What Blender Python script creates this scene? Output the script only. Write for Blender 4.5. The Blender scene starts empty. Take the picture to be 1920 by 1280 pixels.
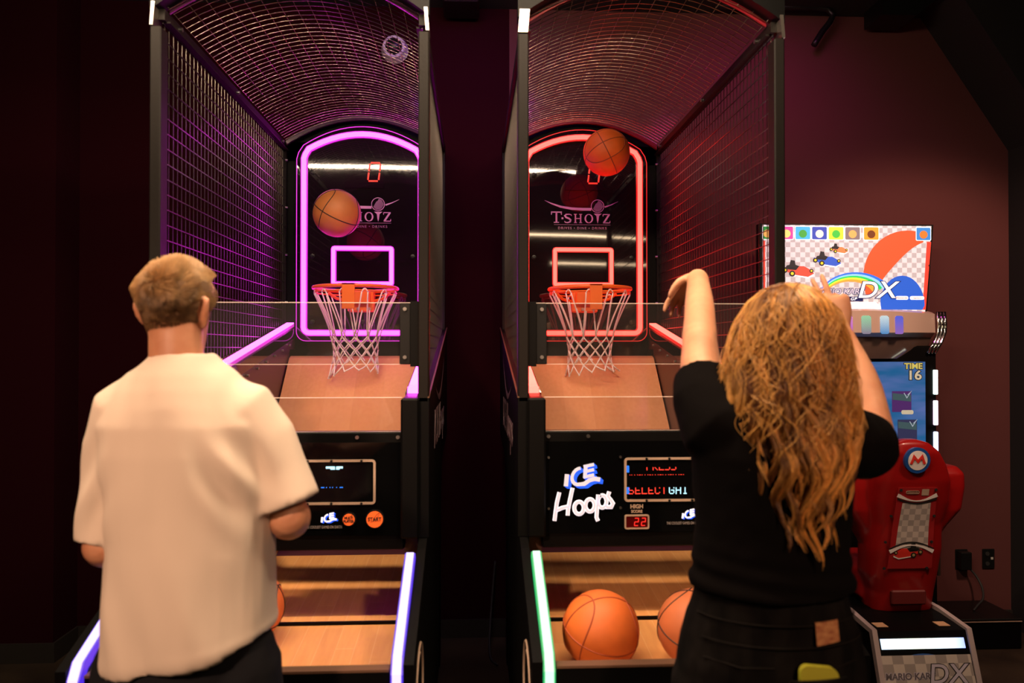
import bpy, math, random
import numpy as np
from mathutils import Vector, Matrix, noise
PI = math.pi
sc = bpy.context.scene
COL = sc.collection

# ------------------------------------------------------------------ camera, world, lights, exposure
YAW = math.atan(72/1440); PITCH = math.atan(15/1440*math.cos(YAW)); EYE = 1.6
cd = bpy.data.cameras.new('camera'); cam = bpy.data.objects.new('camera', cd); COL.objects.link(cam)
cd.sensor_width = 36; cd.lens = 27.0; cd.clip_start = .05
cam.location = (0, 0, EYE); cam.rotation_euler = (PI/2+PITCH, 0, -YAW)
cd.dof.use_dof = True; cd.dof.focus_distance = 3.9; cd.dof.aperture_fstop = 2.8
sc.camera = cam
w = bpy.data.worlds.new('world'); sc.world = w; w.use_nodes = True
w.node_tree.nodes['Background'].inputs[0].default_value = (.35, .12, .22, 1)
w.node_tree.nodes['Background'].inputs[1].default_value = .0
sc.view_settings.view_transform = 'Standard'; sc.view_settings.look = 'None'
sc.view_settings.gamma = 1; sc.view_settings.use_curve_mapping = False
sc.view_settings.exposure = 0.0
sc.cycles.max_bounces = 8; sc.cycles.transparent_max_bounces = 24
sc.cycles.diffuse_bounces = 3; sc.cycles.glossy_bounces = 4
sc.cycles.use_denoising = True
sc.cycles.sample_clamp_indirect = 6
sc.cycles.caustics_reflective = False; sc.cycles.caustics_refractive = False

def lamp(name, kind, loc, power, color, size=.1, aim=None, spot=None, blend=.5):
    l = bpy.data.lights.new(name, kind); l.energy = power; l.color = color
    if kind == 'AREA': l.size = size
    elif kind in ('POINT', 'SPOT'): l.shadow_soft_size = size
    if spot: l.spot_size = math.radians(spot); l.spot_blend = blend
    o = bpy.data.objects.new(name, l); COL.objects.link(o); o.location = loc
    if aim: o.rotation_euler = (Vector(aim)-Vector(loc)).to_track_quat('-Z', 'Y').to_euler()
    return o
WARM = (1, .61, .40)
# warm ceiling spots of the hall behind the players, and the one by the kart game
lamp('ceiling_spot_left', 'SPOT', (-1.5, -1.2, 3.2), 530, WARM, .12, (-.66, 1.7, 1.2), 38, .6)
lamp('ceiling_spot_right', 'SPOT', (1.4, -1.2, 3.2), 245, WARM, .12, (.68, 1.6, 1.25), 38, .6)
lamp('ceiling_spot_kart', 'SPOT', (2.55, 2.1, 3.3), 195, (1, .60, .42), .12, (2.5, 4.3, 1.15), 62, .5)
# violet wash lights on the back wall, high between and beside the games
lamp('violet_wash', 'SPOT', (.0, 3.3, 3.45), 26, (.50, .08, 1), .1, (.0, 4.3, 2.6), 110, 1)
lamp('violet_wash_side', 'SPOT', (1.45, 3.4, 3.45), 26, (.75, .05, .55), .1, (1.6, 4.3, 2.6), 110, 1)

# ------------------------------------------------------------------ materials
MATS = {}
def mat(name, color, rough=.5, metal=0., spec=.5, emit=None, estr=1., bump=None, coat=0., sss=0.):
    m = bpy.data.materials.new(name); m.use_nodes = True; nt = m.node_tree
    b = nt.nodes['Principled BSDF']
    b.inputs['Base Color'].default_value = (*color, 1)
    b.inputs['Roughness'].default_value = rough; b.inputs['Metallic'].default_value = metal
    b.inputs['Specular IOR Level'].default_value = spec
    b.inputs['Coat Weight'].default_value = coat
    if sss:
        b.inputs['Subsurface Weight'].default_value = sss
        b.inputs['Subsurface Radius'].default_value = (.012, .005, .003); b.inputs['Subsurface Scale'].default_value = 1
    if emit:
        b.inputs['Emission Color'].default_value = (*emit, 1); b.inputs['Emission Strength'].default_value = estr
    if bump:
        sc_, st, di = bump
        t = nt.nodes.new('ShaderNodeTexCoord'); n = nt.nodes.new('ShaderNodeTexNoise'); n.inputs['Scale'].default_value = sc_
        n.inputs['Detail'].default_value = 4
        bp = nt.nodes.new('ShaderNodeBump'); bp.inputs['Strength'].default_value = st; bp.inputs['Distance'].default_value = di
        nt.links.new(t.outputs['Object'], n.inputs['Vector']); nt.links.new(n.outputs['Fac'], bp.inputs['Height'])
        nt.links.new(bp.outputs['Normal'], b.inputs['Normal'])
    MATS[name] = m
    return m
def noisy(m, c1, c2, scale, stretch=(1, 1, 1), detail=4, lo=.35, hi=.65):
    nt = m.node_tree; b = nt.nodes['Principled BSDF']
    t = nt.nodes.new('ShaderNodeTexCoord'); mp = nt.nodes.new('ShaderNodeMapping'); mp.inputs['Scale'].default_value = stretch
    n = nt.nodes.new('ShaderNodeTexNoise'); n.inputs['Scale'].default_value = scale; n.inputs['Detail'].default_value = detail
    r = nt.nodes.new('ShaderNodeValToRGB'); r.color_ramp.elements[0].position = lo; r.color_ramp.elements[1].position = hi
    r.color_ramp.elements[0].color = (*c1, 1); r.color_ramp.elements[1].color = (*c2, 1)
    nt.links.new(t.outputs['Object'], mp.inputs[0]); nt.links.new(mp.outputs[0], n.inputs['Vector'])
    nt.links.new(n.outputs['Fac'], r.inputs[0]); nt.links.new(r.outputs[0], b.inputs['Base Color'])
    return m
black = mat('black_laminate', (.0016, .0015, .0015), .5, spec=.12)
blackm = mat('black_metal', (.008, .007, .007), .4, .3, spec=.3)
blackp = mat('black_plastic', (.006, .006, .006), .35, spec=.35)
wire = mat('dim_side_wire', (.055, .045, .04), .3, .85)  # side mesh kept dim, its shade put into the colour
wire_r = mat('lit_roof_wire', (.30, .25, .21), .22, 1.)  # same mesh as the sides, lamplight on the roof put into the paler colour
steel = mat('brushed_steel', (.55, .5, .45), .28, 1.)
chrome = mat('chrome', (.8, .78, .78), .12, 1.)
bolt_m = mat('bolt_steel', (.6, .58, .55), .3, 1.)
post_m = mat('post_powdercoat', (.007, .005, .004), .55, .0, spec=.16, bump=(90, .4, .001))
board_m = mat('gloss_black_board', (.011, .007, .008), .035, spec=.75)
plum = mat('plum_panel', (.06, .015, .045), .2)
orange_rim = mat('orange_rim_paint', (.85, .16, .02), .4)
net_m = mat('net_cord', (.85, .74, .72), .8)
panel_m = mat('gloss_panel', (.002, .002, .0022), .08, spec=.4)
frame_tan = mat('tan_bezel', (.42, .30, .22), .5)
red7 = mat('red_seven_segment', (.1, 0, 0), .4, emit=(1, .03, .02), estr=1.3)
red_dim = mat('dark_red_window', (.05, .002, .002), .15, emit=(1, .01, .01), estr=.02)
white_led = mat('white_lit_lettering', (.8, .8, .8), .4, emit=(.92, .85, 1), estr=.85)
silver_l = mat('silver_lettering', (.5, .48, .5), .4, emit=(.62, .55, .62), estr=.75)
blue_led = mat('blue_lit_lettering', (.02, .08, .6), .4, emit=(.01, .10, .9), estr=1.0)
cyan_led = mat('cyan_dots', (.3, .6, .8), .4, emit=(.45, .85, 1), estr=1.3)
bluedot = mat('blue_dots', (.02, .1, .5), .4, emit=(.02, .22, 1), estr=1.2)
reddot = mat('red_dots', (.5, .02, .02), .4, emit=(1, .06, .03), estr=1.2)
greytext = mat('grey_print', (.28, .25, .24), .5)
lilac_print = mat('lilac_print', (.85, .48, .70), .4)
lilac_dim = mat('lilac_fine_print', (.55, .28, .42), .4)
btn_m = mat('orange_button', (.8, .15, .03), .3, emit=(1, .12, .02), estr=.45)
btn_t = mat('button_black_print', (.01, .01, .01), .5)
sideprint = mat('side_print', (.10, .06, .07), .4)
rubber = mat('black_rubber', (.015, .015, .015), .7)
led_red_end = mat('lamp_diffuser', (.8, .8, .8), .5, emit=(1, .74, .5), estr=350)
lamp_far = mat('far_lamp_diffuser', (.8, .8, .8), .5, emit=(1, .70, .42), estr=42)

def glow(name, core, edge, k=1., k2=1.):
    return (mat(name+'_core', (.08, .08, .08), .4, emit=core, estr=k), mat(name+'_flank', (.05, .05, .05), .4, emit=edge, estr=k2))
NEON_M = glow('magenta_neon', (1, .016, .87), (1, .02, .85), 22, 1.1)
NEON_R = glow('red_neon', (1, .014, .010), (1, .012, .010), 20, .95)
RAIL_M = glow('pink_rail_led', (1, .07, .90), (1, .05, .8), 8., .8)
RAIL_R = glow('red_rail_led', (1, .055, .04), (1, .02, .015), 9.0, .8)
LED_W = glow('white_violet_led', (.62, .50, 1), (.10, .03, 1), 1.7, .8)
LED_G = glow('white_green_led', (.55, 1, .68), (.0, .85, .22), 1.4, .6)

def glass_mat():
    m = bpy.data.materials.new('acrylic_sheet'); m.use_nodes = True; nt = m.node_tree; nt.nodes.clear()
    o = nt.nodes.new('ShaderNodeOutputMaterial'); mx = nt.nodes.new('ShaderNodeMixShader')
    tr = nt.nodes.new('ShaderNodeBsdfTransparent'); tr.inputs[0].default_value = (.95, .94, .93, 1)
    gl = nt.nodes.new('ShaderNodeBsdfGlossy'); gl.inputs['Roughness'].default_value = .04
    fr = nt.nodes.new('ShaderNodeFresnel'); fr.inputs[0].default_value = 1.45
    mx2 = nt.nodes.new('ShaderNodeMixShader'); df = nt.nodes.new('ShaderNodeBsdfDiffuse'); df.inputs[0].default_value = (.8, .75, .7, 1); mx2.inputs[0].default_value = .012
    nt.links.new(fr.outputs[0], mx.inputs[0]); nt.links.new(tr.outputs[0], mx.inputs[1]); nt.links.new(gl.outputs[0], mx.inputs[2])
    nt.links.new(mx.outputs[0], mx2.inputs[1]); nt.links.new(df.outputs[0], mx2.inputs[2]); nt.links.new(mx2.outputs[0], o.inputs[0])
    return m
acrylic = glass_mat()
acr_edge = mat('acrylic_edge', (.75, .62, .55), .5)

def wood_mat(name, c1, c2, plank=.056, rough=.28):
    m = bpy.data.materials.new(name); m.use_nodes = True; nt = m.node_tree; b = nt.nodes['Principled BSDF']
    L = nt.links.new
    t = nt.nodes.new('ShaderNodeTexCoord'); sx = nt.nodes.new('ShaderNodeSeparateXYZ'); L(t.outputs['Object'], sx.inputs[0])
    def M(op, a, b_=None):
        n = nt.nodes.new('ShaderNodeMath'); n.operation = op
        for i, v in enumerate((a, b_)):
            if v is None: continue
            if isinstance(v, (int, float)): n.inputs[i].default_value = v
            else: L(v, n.inputs[i])
        return n.outputs[0]
    px = M('DIVIDE', sx.outputs[0], plank); pid = M('FLOOR', px); fx = M('FRACT', px)
    wn = nt.nodes.new('ShaderNodeTexWhiteNoise'); wn.noise_dimensions = '1D'; L(pid, wn.inputs['W'])
    yy = M('ADD', M('DIVIDE', sx.outputs[1], .42), M('MULTIPLY', wn.outputs[0], 7.3)); fy = M('FRACT', yy); yid = M('FLOOR', yy)
    wn2 = nt.nodes.new('ShaderNodeTexWhiteNoise'); wn2.noise_dimensions = '2D'
    cb = nt.nodes.new('ShaderNodeCombineXYZ'); L(pid, cb.inputs[0]); L(yid, cb.inputs[1]); L(cb.outputs[0], wn2.inputs['Vector'])
    mp = nt.nodes.new('ShaderNodeMapping'); mp.inputs['Scale'].default_value = (30, 2.5, 30); L(t.outputs['Object'], mp.inputs[0])
    n = nt.nodes.new('ShaderNodeTexNoise'); n.inputs['Scale'].default_value = 2.2; n.inputs['Detail'].default_value = 6; L(mp.outputs[0], n.inputs['Vector'])
    f = M('ADD', M('MULTIPLY', n.outputs['Fac'], .7), M('MULTIPLY', wn2.outputs[0], .3))
    r = nt.nodes.new('ShaderNodeValToRGB'); r.color_ramp.elements[0].position = .25; r.color_ramp.elements[1].position = .75
    r.color_ramp.elements[0].color = (*c1, 1); r.color_ramp.elements[1].color = (*c2, 1); L(f, r.inputs[0])
    line = M('MAXIMUM', M('LESS_THAN', fx, .022), M('LESS_THAN', fy, .004))
    mx = nt.nodes.new('ShaderNodeMix'); mx.data_type = 'RGBA'; L(M('MULTIPLY', line, .45), mx.inputs['Factor']); L(r.outputs[0], mx.inputs['A']); mx.inputs['B'].default_value = (.85, .6, .38, 1)
    L(mx.outputs['Result'], b.inputs['Base Color']); b.inputs['Roughness'].default_value = rough
    return m
maple = wood_mat('maple_planks', (.60, .265, .085), (.72, .35, .12), rough=.5)
ramp_wood = wood_mat('ramp_maple', (.62, .29, .14), (.70, .35, .18), .14, .22)
for nd in ramp_wood.node_tree.nodes:
    if nd.type == 'MIX': nd.inputs['B'].default_value = (.6, .3, .16, 1)

# ------------------------------------------------------------------ mesh helpers
class MB:
    def __init__(s): s.v = []; s.f = []; s.m = []
    def add(s, vs, fs, mi=0, M=None):
        b = len(s.v)
        for p in vs: s.v.append(tuple(M @ Vector(p)) if M is not None else tuple(p))
        for f in fs: s.f.append(tuple(b+i for i in f)); s.m.append(mi)
        return s
    def box(s, x0, x1, y0, y1, z0, z1, mi=0, bev=0, M=None):
        if bev <= 0:
            vs = [(x, y, z) for z in (z0, z1) for y in (y0, y1) for x in (x0, x1)]
            return s.add(vs, [(0, 2, 3, 1), (4, 5, 7, 6), (0, 1, 5, 4), (2, 6, 7, 3), (0, 4, 6, 2), (1, 3, 7, 5)], mi, M)
        b = min(bev, (x1-x0)/2.01, (y1-y0)/2.01, (z1-z0)/2.01)
        vs = []; idx = {}
        for ix in (0, 1):
            for iy in (0, 1):
                for iz in (0, 1):
                    x = (x0, x1)[ix]; y = (y0, y1)[iy]; z = (z0, z1)[iz]
                    dx = b if ix == 0 else -b; dy = b if iy == 0 else -b; dz = b if iz == 0 else -b
                    idx[ix, iy, iz] = len(vs); vs += [(x, y+dy, z+dz), (x+dx, y, z+dz), (x+dx, y+dy, z)]
        def I(a, k): return idx[a]+k
        fs = []
        for ax in range(3):
            o = [a for a in range(3) if a != ax]
            for sd in (0, 1):
                q = []
                for c in ((0, 0), (1, 0), (1, 1), (0, 1)):
                    a = [0, 0, 0]; a[ax] = sd; a[o[0]] = c[0]; a[o[1]] = c[1]; q.append(I(tuple(a), ax))
                fs.append(tuple(q))
        for ax in range(3):
            o = [a for a in range(3) if a != ax]
            for c in ((0, 0), (1, 0), (1, 1), (0, 1)):
                a = [0, 0, 0]; a[o[0]] = c[0]; a[o[1]] = c[1]; b_ = list(a); b_[ax] = 1
                fs.append((I(tuple(a), o[0]), I(tuple(b_), o[0]), I(tuple(b_), o[1]), I(tuple(a), o[1])))
        for a in idx: fs.append((I(a, 0), I(a, 1), I(a, 2)))
        return s.add(vs, fs, mi, M)
    def loft(s, rings, mi=0, cap=True, closed=False, M=None):
        n = len(rings[0]); vs = [p for r in rings for p in r]; fs = []
        R = len(rings)
        for i in range(R if closed else R-1):
            j = (i+1) % R
            for k in range(n):
                l = (k+1) % n; fs.append((i*n+k, i*n+l, j*n+l, j*n+k))
        if cap and not closed: fs.append(tuple(range(n-1, -1, -1))); fs.append(tuple((R-1)*n+k for k in range(n)))
        return s.add(vs, fs, mi, M)
    def tube(s, pts, r, n=8, mi=0, closed=False, cap=True, flat=1., up=None, M=None):
        pts = [Vector(p) for p in pts]; N = len(pts)
        rs = r if isinstance(r, (list, tuple)) else [r]*N
        rings = []; prev = None
        for i, p in enumerate(pts):
            if closed: t = pts[(i+1) % N]-pts[i-1]
            else: t = pts[min(i+1, N-1)]-pts[max(i-1, 0)]
            if t.length < 1e-9: t = Vector((0, 0, 1))
            t.normalize()
            if prev is None:
                a = Vector(up) if up else (Vector((0, 0, 1)) if abs(t.z) < .9 else Vector((0, 1, 0)))
            else: a = prev
            a = a-t*a.dot(t)
            if a.length < 1e-6: a = Vector((1, 0, 0))-t*t.x
            a.normalize(); prev = a; b = t.cross(a)
            rr = rs[i]
            if isinstance(rr, (tuple, list)): ra, rb = rr
            else: ra, rb = rr*flat, rr
            rings.append([p+a*(math.cos(2*PI*k/n)*ra)+b*(math.sin(2*PI*k/n)*rb) for k in range(n)])
        return s.loft(rings, mi, cap, closed, M)
    def limb(s, pts, rs, n=16, flat=1., up=None, sub=4):
        """a rounded, tapered limb through pts (Catmull-Rom), ends domed"""
        P = [Vector(p) for p in pts]; Q = []; RR = []
        for i in range(len(P)-1):
            p0 = P[max(i-1, 0)]; p1 = P[i]; p2 = P[i+1]; p3 = P[min(i+2, len(P)-1)]
            for k in range(sub):
                t = k/sub
                Q.append(.5*((2*p1)+(p2-p0)*t+(2*p0-5*p1+4*p2-p3)*t*t+(3*p1-p0-3*p2+p3)*t**3))
                u = t*t*(3-2*t); RR.append(rs[i]*(1-u)+rs[i+1]*u)
        Q.append(P[-1]); RR.append(rs[-1])
        d0 = (Q[0]-Q[1]).normalized(); d1 = (Q[-1]-Q[-2]).normalized(); r0 = RR[0]; r1 = RR[-1]
        A = [Q[0]+d0*r0*math.sin(a) for a in (1.4, 1.0, .6)]; AR = [r0*math.cos(a) for a in (1.4, 1.0, .6)]
        B = [Q[-1]+d1*r1*math.sin(a) for a in (.6, 1.0, 1.4)]; BR = [r1*math.cos(a) for a in (.6, 1.0, 1.4)]
        return s.tube(A+Q+B, AR+RR+BR, n, flat=flat, up=up)
    def cyl(s, c, r, h, n=24, axis='z', mi=0, r2=None, M=None):
        r2 = r if r2 is None else r2; rings = []
        for t, rr in ((-h/2, r), (h/2, r2)):
            q = []
            for k in range(n):
                a = 2*PI*k/n; u, v = rr*math.cos(a), rr*math.sin(a)
                q.append({'z': (c[0]+u, c[1]+v, c[2]+t), 'y': (c[0]+u, c[1]-t, c[2]+v), 'x': (c[0]+t, c[1]+u, c[2]+v)}[axis])
            rings.append(q)
        return s.loft(rings, mi, M=M)
    def sphere(s, c, r, nu=24, nv=14, mi=0, sc3=(1, 1, 1), M=None):
        rings = []
        for j in range(nv+1):
            a = -PI/2+PI*j/nv
            a = max(-PI/2+.02, min(PI/2-.02, a))
            rings.append([(c[0]+r*sc3[0]*math.cos(a)*math.cos(2*PI*k/nu), c[1]+r*sc3[1]*math.cos(a)*math.sin(2*PI*k/nu), c[2]+r*sc3[2]*math.sin(a)) for k in range(nu)])
        return s.loft(rings, mi, M=M)
    def prism(s, poly, a0, a1, axis='y', mi=0, M=None):
        """poly: 2D points; axis y -> (x,z), axis x -> (y,z), axis z -> (x,y)"""
        def P(p, a): return {'y': (p[0], a, p[1]), 'x': (a, p[0], p[1]), 'z': (p[0], p[1], a)}[axis]
        return s.loft([[P(p, a0) for p in poly], [P(p, a1) for p in poly]], mi, M=M)
    def ribbon(s, pts, wd, y0, y1, mi=0, closed=False, M=None):
        """flat stroke of width wd (number or list) following 2D pts (x,z), extruded y0..y1"""
        P = [Vector((p[0], p[1])) for p in pts]; N = len(P); ws = wd if isinstance(wd, (list, tuple)) else [wd]*N
        Lf = []; Rt = []
        for i, p in enumerate(P):
            a = P[(i-1) % N] if (closed or i > 0) else p; b = P[(i+1) % N] if (closed or i < N-1) else p
            d1 = (p-a); d2 = (b-p)
            if d1.length < 1e-9: d1 = d2
            if d2.length < 1e-9: d2 = d1
            d1 = d1.normalized(); d2 = d2.normalized(); n1 = Vector((-d1.y, d1.x)); n2 = Vector((-d2.y, d2.x))
            nn = n1+n2
            if nn.length < 1e-6: nn = n1
            nn.normalize(); k = 1/max(.5, nn.dot(n1)); hw = ws[i]/2*k
            Lf.append(p+nn*hw); Rt.append(p-nn*hw)
        rings = []
        for i in range(N):
            rings.append([(Lf[i].x, y0, Lf[i].y), (Rt[i].x, y0, Rt[i].y), (Rt[i].x, y1, Rt[i].y), (Lf[i].x, y1, Lf[i].y)])
        return s.loft(rings, mi, closed=closed, M=M)
    def glowtube(s, pts, r, y, closed=False, depth=.012):
        """diffuser strip in the x-z plane facing -y: bright middle (slot 0), deeper flanks (slot 1)"""
        s.ribbon(pts, r*2, y, y+depth, 1, closed)
        s.ribbon(pts, r*1.36, y-.0035, y+.001, 0, closed)
        return s
    def text(s, body, size, loc, mi=0, ext=.0012, shear=0., offset=0., align='CENTER', rot=None, xs=1., space=1.):
        c = bpy.data.curves.new('t', 'FONT'); c.body = body; c.size = size; c.extrude = ext; c.shear = shear; c.offset = offset
        c.align_x = align; c.align_y = 'CENTER'; c.resolution_u = 4; c.space_character = space
        o = bpy.data.objects.new('t', c); COL.objects.link(o)
        dg = bpy.context.evaluated_depsgraph_get(); me = bpy.data.meshes.new_from_object(o.evaluated_get(dg))
        R = rot if rot is not None else Matrix.Rotation(PI/2, 4, 'X')
        Mx = Matrix.Translation(loc) @ R @ Matrix.Scale(xs, 4, (1, 0, 0))
        s.add([v.co[:] for v in me.vertices], [tuple(p.vertices) for p in me.polygons], mi, Mx)
        bpy.data.objects.remove(o); bpy.data.curves.remove(c); bpy.data.meshes.remove(me)
        return s
    def build(s, name, mats, parent=None, smooth=False, kind=None, label=None, origin=None, auto=None):
        off = Vector(parent['_o']) if parent is not None else (Vector(origin) if origin is not None else Vector((0, 0, 0)))
        me = bpy.data.meshes.new(name)
        me.from_pydata([tuple(Vector(p)-off) for p in s.v], [], s.f)
        for m in (mats if isinstance(mats, (list, tuple)) else [mats]): me.materials.append(m)
        me.polygons.foreach_set('material_index', s.m)
        import bmesh
        bm = bmesh.new(); bm.from_mesh(me); bmesh.ops.recalc_face_normals(bm, faces=bm.faces); bm.to_mesh(me); bm.free()
        if smooth: me.polygons.foreach_set('use_smooth', [True]*len(me.polygons))
        if auto: me.set_sharp_from_angle(angle=math.radians(auto))
        me.update()
        o = bpy.data.objects.new(name, me); COL.objects.link(o)
        if parent is not None: o.parent = parent; o['_o'] = parent['_o']
        else: o.location = off; o['_o'] = tuple(off)
        if kind: o['kind'] = kind
        if label: o['label'] = label
        return o
def thing(name, label, cat, loc, group=None):
    o = bpy.data.objects.new(name, None); COL.objects.link(o); o.location = loc; o['_o'] = tuple(loc)
    o.empty_display_size = .1
    o['label'] = label; o['category'] = cat
    if group: o['group'] = group
    return o
def bolts(parent, pts, r, h, axis, m, n=12, name='bolt'):
    for p in pts: MB().cyl(p, r, h, n, axis).build(name, m, parent, True, auto=40)
def tag(o, label, cat, group=None):
    o['label'] = label; o['category'] = cat
    if group: o['group'] = group
    return o
def blob(mb, voxel, iters=6, fac=.5):
    """union of overlapping closed lofts as one continuous surface; returns (verts array, faces)"""
    me = bpy.data.meshes.new('b'); me.from_pydata(mb.v, [], mb.f); me.update()
    import bmesh
    bm = bmesh.new(); bm.from_mesh(me); bmesh.ops.recalc_face_normals(bm, faces=bm.faces); bm.to_mesh(me); bm.free()
    o = bpy.data.objects.new('b', me); COL.objects.link(o)
    r = o.modifiers.new('r', 'REMESH'); r.mode = 'VOXEL'; r.voxel_size = voxel
    if iters: sm = o.modifiers.new('s', 'SMOOTH'); sm.factor = fac; sm.iterations = iters
    dg = bpy.context.evaluated_depsgraph_get(); m2 = bpy.data.meshes.new_from_object(o.evaluated_get(dg))
    bpy.data.objects.remove(o); bpy.data.meshes.remove(me)
    return m2
def link_mesh(me, name, mats, parent, label=None, smooth=True, disp=None):
    off = Vector(parent['_o'])
    if disp:
        ns = [v.normal.copy() for v in me.vertices]
        for v, n in zip(me.vertices, ns):
            d = disp(v.co, n)
            if d: v.co += n*d
    me.transform(Matrix.Translation(-off))
    for m in (mats if isinstance(mats, (list, tuple)) else [mats]): me.materials.append(m)
    if smooth: me.polygons.foreach_set('use_smooth', [True]*len(me.polygons))
    me.update()
    o = bpy.data.objects.new(name, me); COL.objects.link(o); o.parent = parent; o['_o'] = parent['_o']
    if label: o['label'] = label
    return o
def arc(cx, cy, r, a0, a1, n):
    return [(cx+r*math.cos(math.radians(a0+(a1-a0)*i/n)), cy+r*math.sin(math.radians(a0+(a1-a0)*i/n))) for i in range(n+1)]
def rrect(x0, x1, z0, z1, r, n=5):
    return arc(x1-r, z1-r, r, 0, 90, n)+arc(x0+r, z1-r, r, 90, 180, n)+arc(x0+r, z0+r, r, 180, 270, n)+arc(x1-r, z0+r, r, 270, 360, n)

# ------------------------------------------------------------------ setting
wall_m = mat('maroon_wall_shaded', (.020, .002, .0045), 1., spec=.05, bump=(140, .15, .002))  # unlit stretches of wall, shade put into the darker colour
wall_r = mat('maroon_wall_lit', (.105, .036, .035), 1., spec=.1, bump=(140, .15, .002))  # lit stretch of the same wall, lamplight put into the lighter colour
base_m = mat('dark_vinyl_base', (.022, .018, .016), .5)
floor_m = mat('dark_polished_floor', (.035, .024, .017), .35)
noisy(floor_m, (.02, .014, .011), (.05, .034, .022), 3, detail=8)
ceil_m = mat('black_ceiling', (.006, .005, .006), .9)
WY = 4.30; CZ = 3.56
MB().box(-5, 5, -9, 6, -.1, 0).build('floor', floor_m, kind='structure')
MB().box(-5, 5, -9, 6, CZ, CZ+.1).build('ceiling', ceil_m, kind='structure')
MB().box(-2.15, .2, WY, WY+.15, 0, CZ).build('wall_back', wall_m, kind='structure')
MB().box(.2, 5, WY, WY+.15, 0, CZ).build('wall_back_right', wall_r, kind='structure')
MB().box(-5, -2.15, 4.06, WY+.15, 0, CZ).build('wall_back_left', wall_m, kind='structure')
MB().box(3.10, 3.4, 3.55, WY, 0, CZ).build('wall_right', ceil_m, kind='structure')
MB().box(-5.1, -5, -9, 4.3, 0, CZ).build('wall_left', wall_m, kind='structure')
MB().box(5, 5.1, -9, 6, 0, CZ).build('wall_far_right', wall_m, kind='structure')
MB().box(-5, 5, -9.1, -9, 0, CZ).build('wall_front', wall_m, kind='structure')
MB().box(-2.14, 1.6, WY-.012, WY, 0, .10).build('baseboard_back', base_m, kind='structure')
MB().box(1.6, 3.1, WY-.012, WY, 0, .10).build('baseboard_back_right', base_m, kind='structure')
MB().box(-5, -2.138, 4.048, 4.06, 0, .10).build('baseboard_left', base_m, kind='structure')
MB().box(-2.15, -2.138, 4.06, WY, 0, .10).build('baseboard_jog', base_m, kind='structure')
# black sloping wedge in the top right corner
MB().prism([(2.55, CZ), (3.32, 2.43), (5, 2.43), (5, CZ)], 3.95, WY, 'y').build('trim_dark_wedge', ceil_m, kind='structure')
MB().box(-2.1, 3.4, 4.05, WY, 3.515, CZ).build('trim_beam', ceil_m, kind='structure')

# ------------------------------------------------------------------ ceiling things
def lamp_strip(pts, label, w_=.03, dm=None, hz=3.28):
    z = hz; c = pts[len(pts)//2]
    t = thing('linear_ceiling_lamp', label, 'ceiling lamp', (c[0], c[1], z), 'linear ceiling lamps over the players')
    b = MB(); d = MB()
    M = Matrix.Translation((0, 0, 0))
    def rb(mb, wd, z0, z1):
        q = MB().ribbon(pts, wd, z0, z1)          # built in x-z, swap to x-y
        mb.add([(p[0], p[2], p[1]) for p in q.v], q.f)
    rb(b, w_+.02, z+.006, z+.05); rb(d, w_, z-.006, z+.006)
    b.build('housing', blackm, t); d.build('diffuser', dm or led_red_end, t)
    for p in (pts[0], pts[-1]): MB().tube([(p[0], p[1], z+.05), (p[0], p[1], CZ)], .003, 6).build('suspension_rod', blackm, t)
lamp_strip([(-1.6, 1.86), (.30, 1.80), (.83, 1.72), (.70, 1.48)], 'bent warm white linear lamp hanging over the front of the games', hz=3.09)
lamp_strip([(.6, -3.0), (1.6, -3.1), (2.6, -3.4)], 'long warm white linear lamp hanging behind the players', .07, lamp_far)
lamp_strip([(1.5, -6.7), (3.6, -7.0)], 'far warm white linear lamp at the back of the hall', .07, lamp_far)
o = MB().box(-.165, .03, 4.02, 4.25, 3.43, CZ, bev=.01)
tag(o.build('ceiling_speaker', blackp), 'black box speaker under the ceiling between the two basketball games', 'speaker')
o = MB().prism([(2.22, 3.42), (2.41, 3.42), (2.52, 3.51), (2.52, 3.56), (2.22, 3.56)], 4.05, 4.25, 'y')
tag(o.build('ceiling_projector', blackp), 'black wedge shaped box under the ceiling above the kart game', 'speaker')
o = MB().tube([(1.35, 4.2, 3.515), (1.9, 4.2, 3.52), (1.985, 4.2, 3.512), (2.015, 4.2, 3.48), (2.0, 4.2, 3.44), (1.955, 4.2, 3.385), (1.92, 4.2, 3.33), (1.905, 4.2, 3.305)], .017, 12)
tag(o.build('bent_ceiling_pipe', blackp, smooth=True), 'thin black pipe bending down at its end under the ceiling', 'pipe')
t = thing('dome_camera', 'small round dome camera with pale ring seen through the left cage roof', 'camera', (-.44, WY, 3.27))
ring = mat('pale_ring', (.55, .45, .6), .5)
MB().cyl((-.44, WY-.03, 3.27), .075, .06, 32, 'y', r2=.06).build('housing_ring', ring, t, True, auto=40)
MB().sphere((-.44, WY-.055, 3.27), .048, sc3=(1, .8, 1)).build('dome', blackp, t, True)

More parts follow.
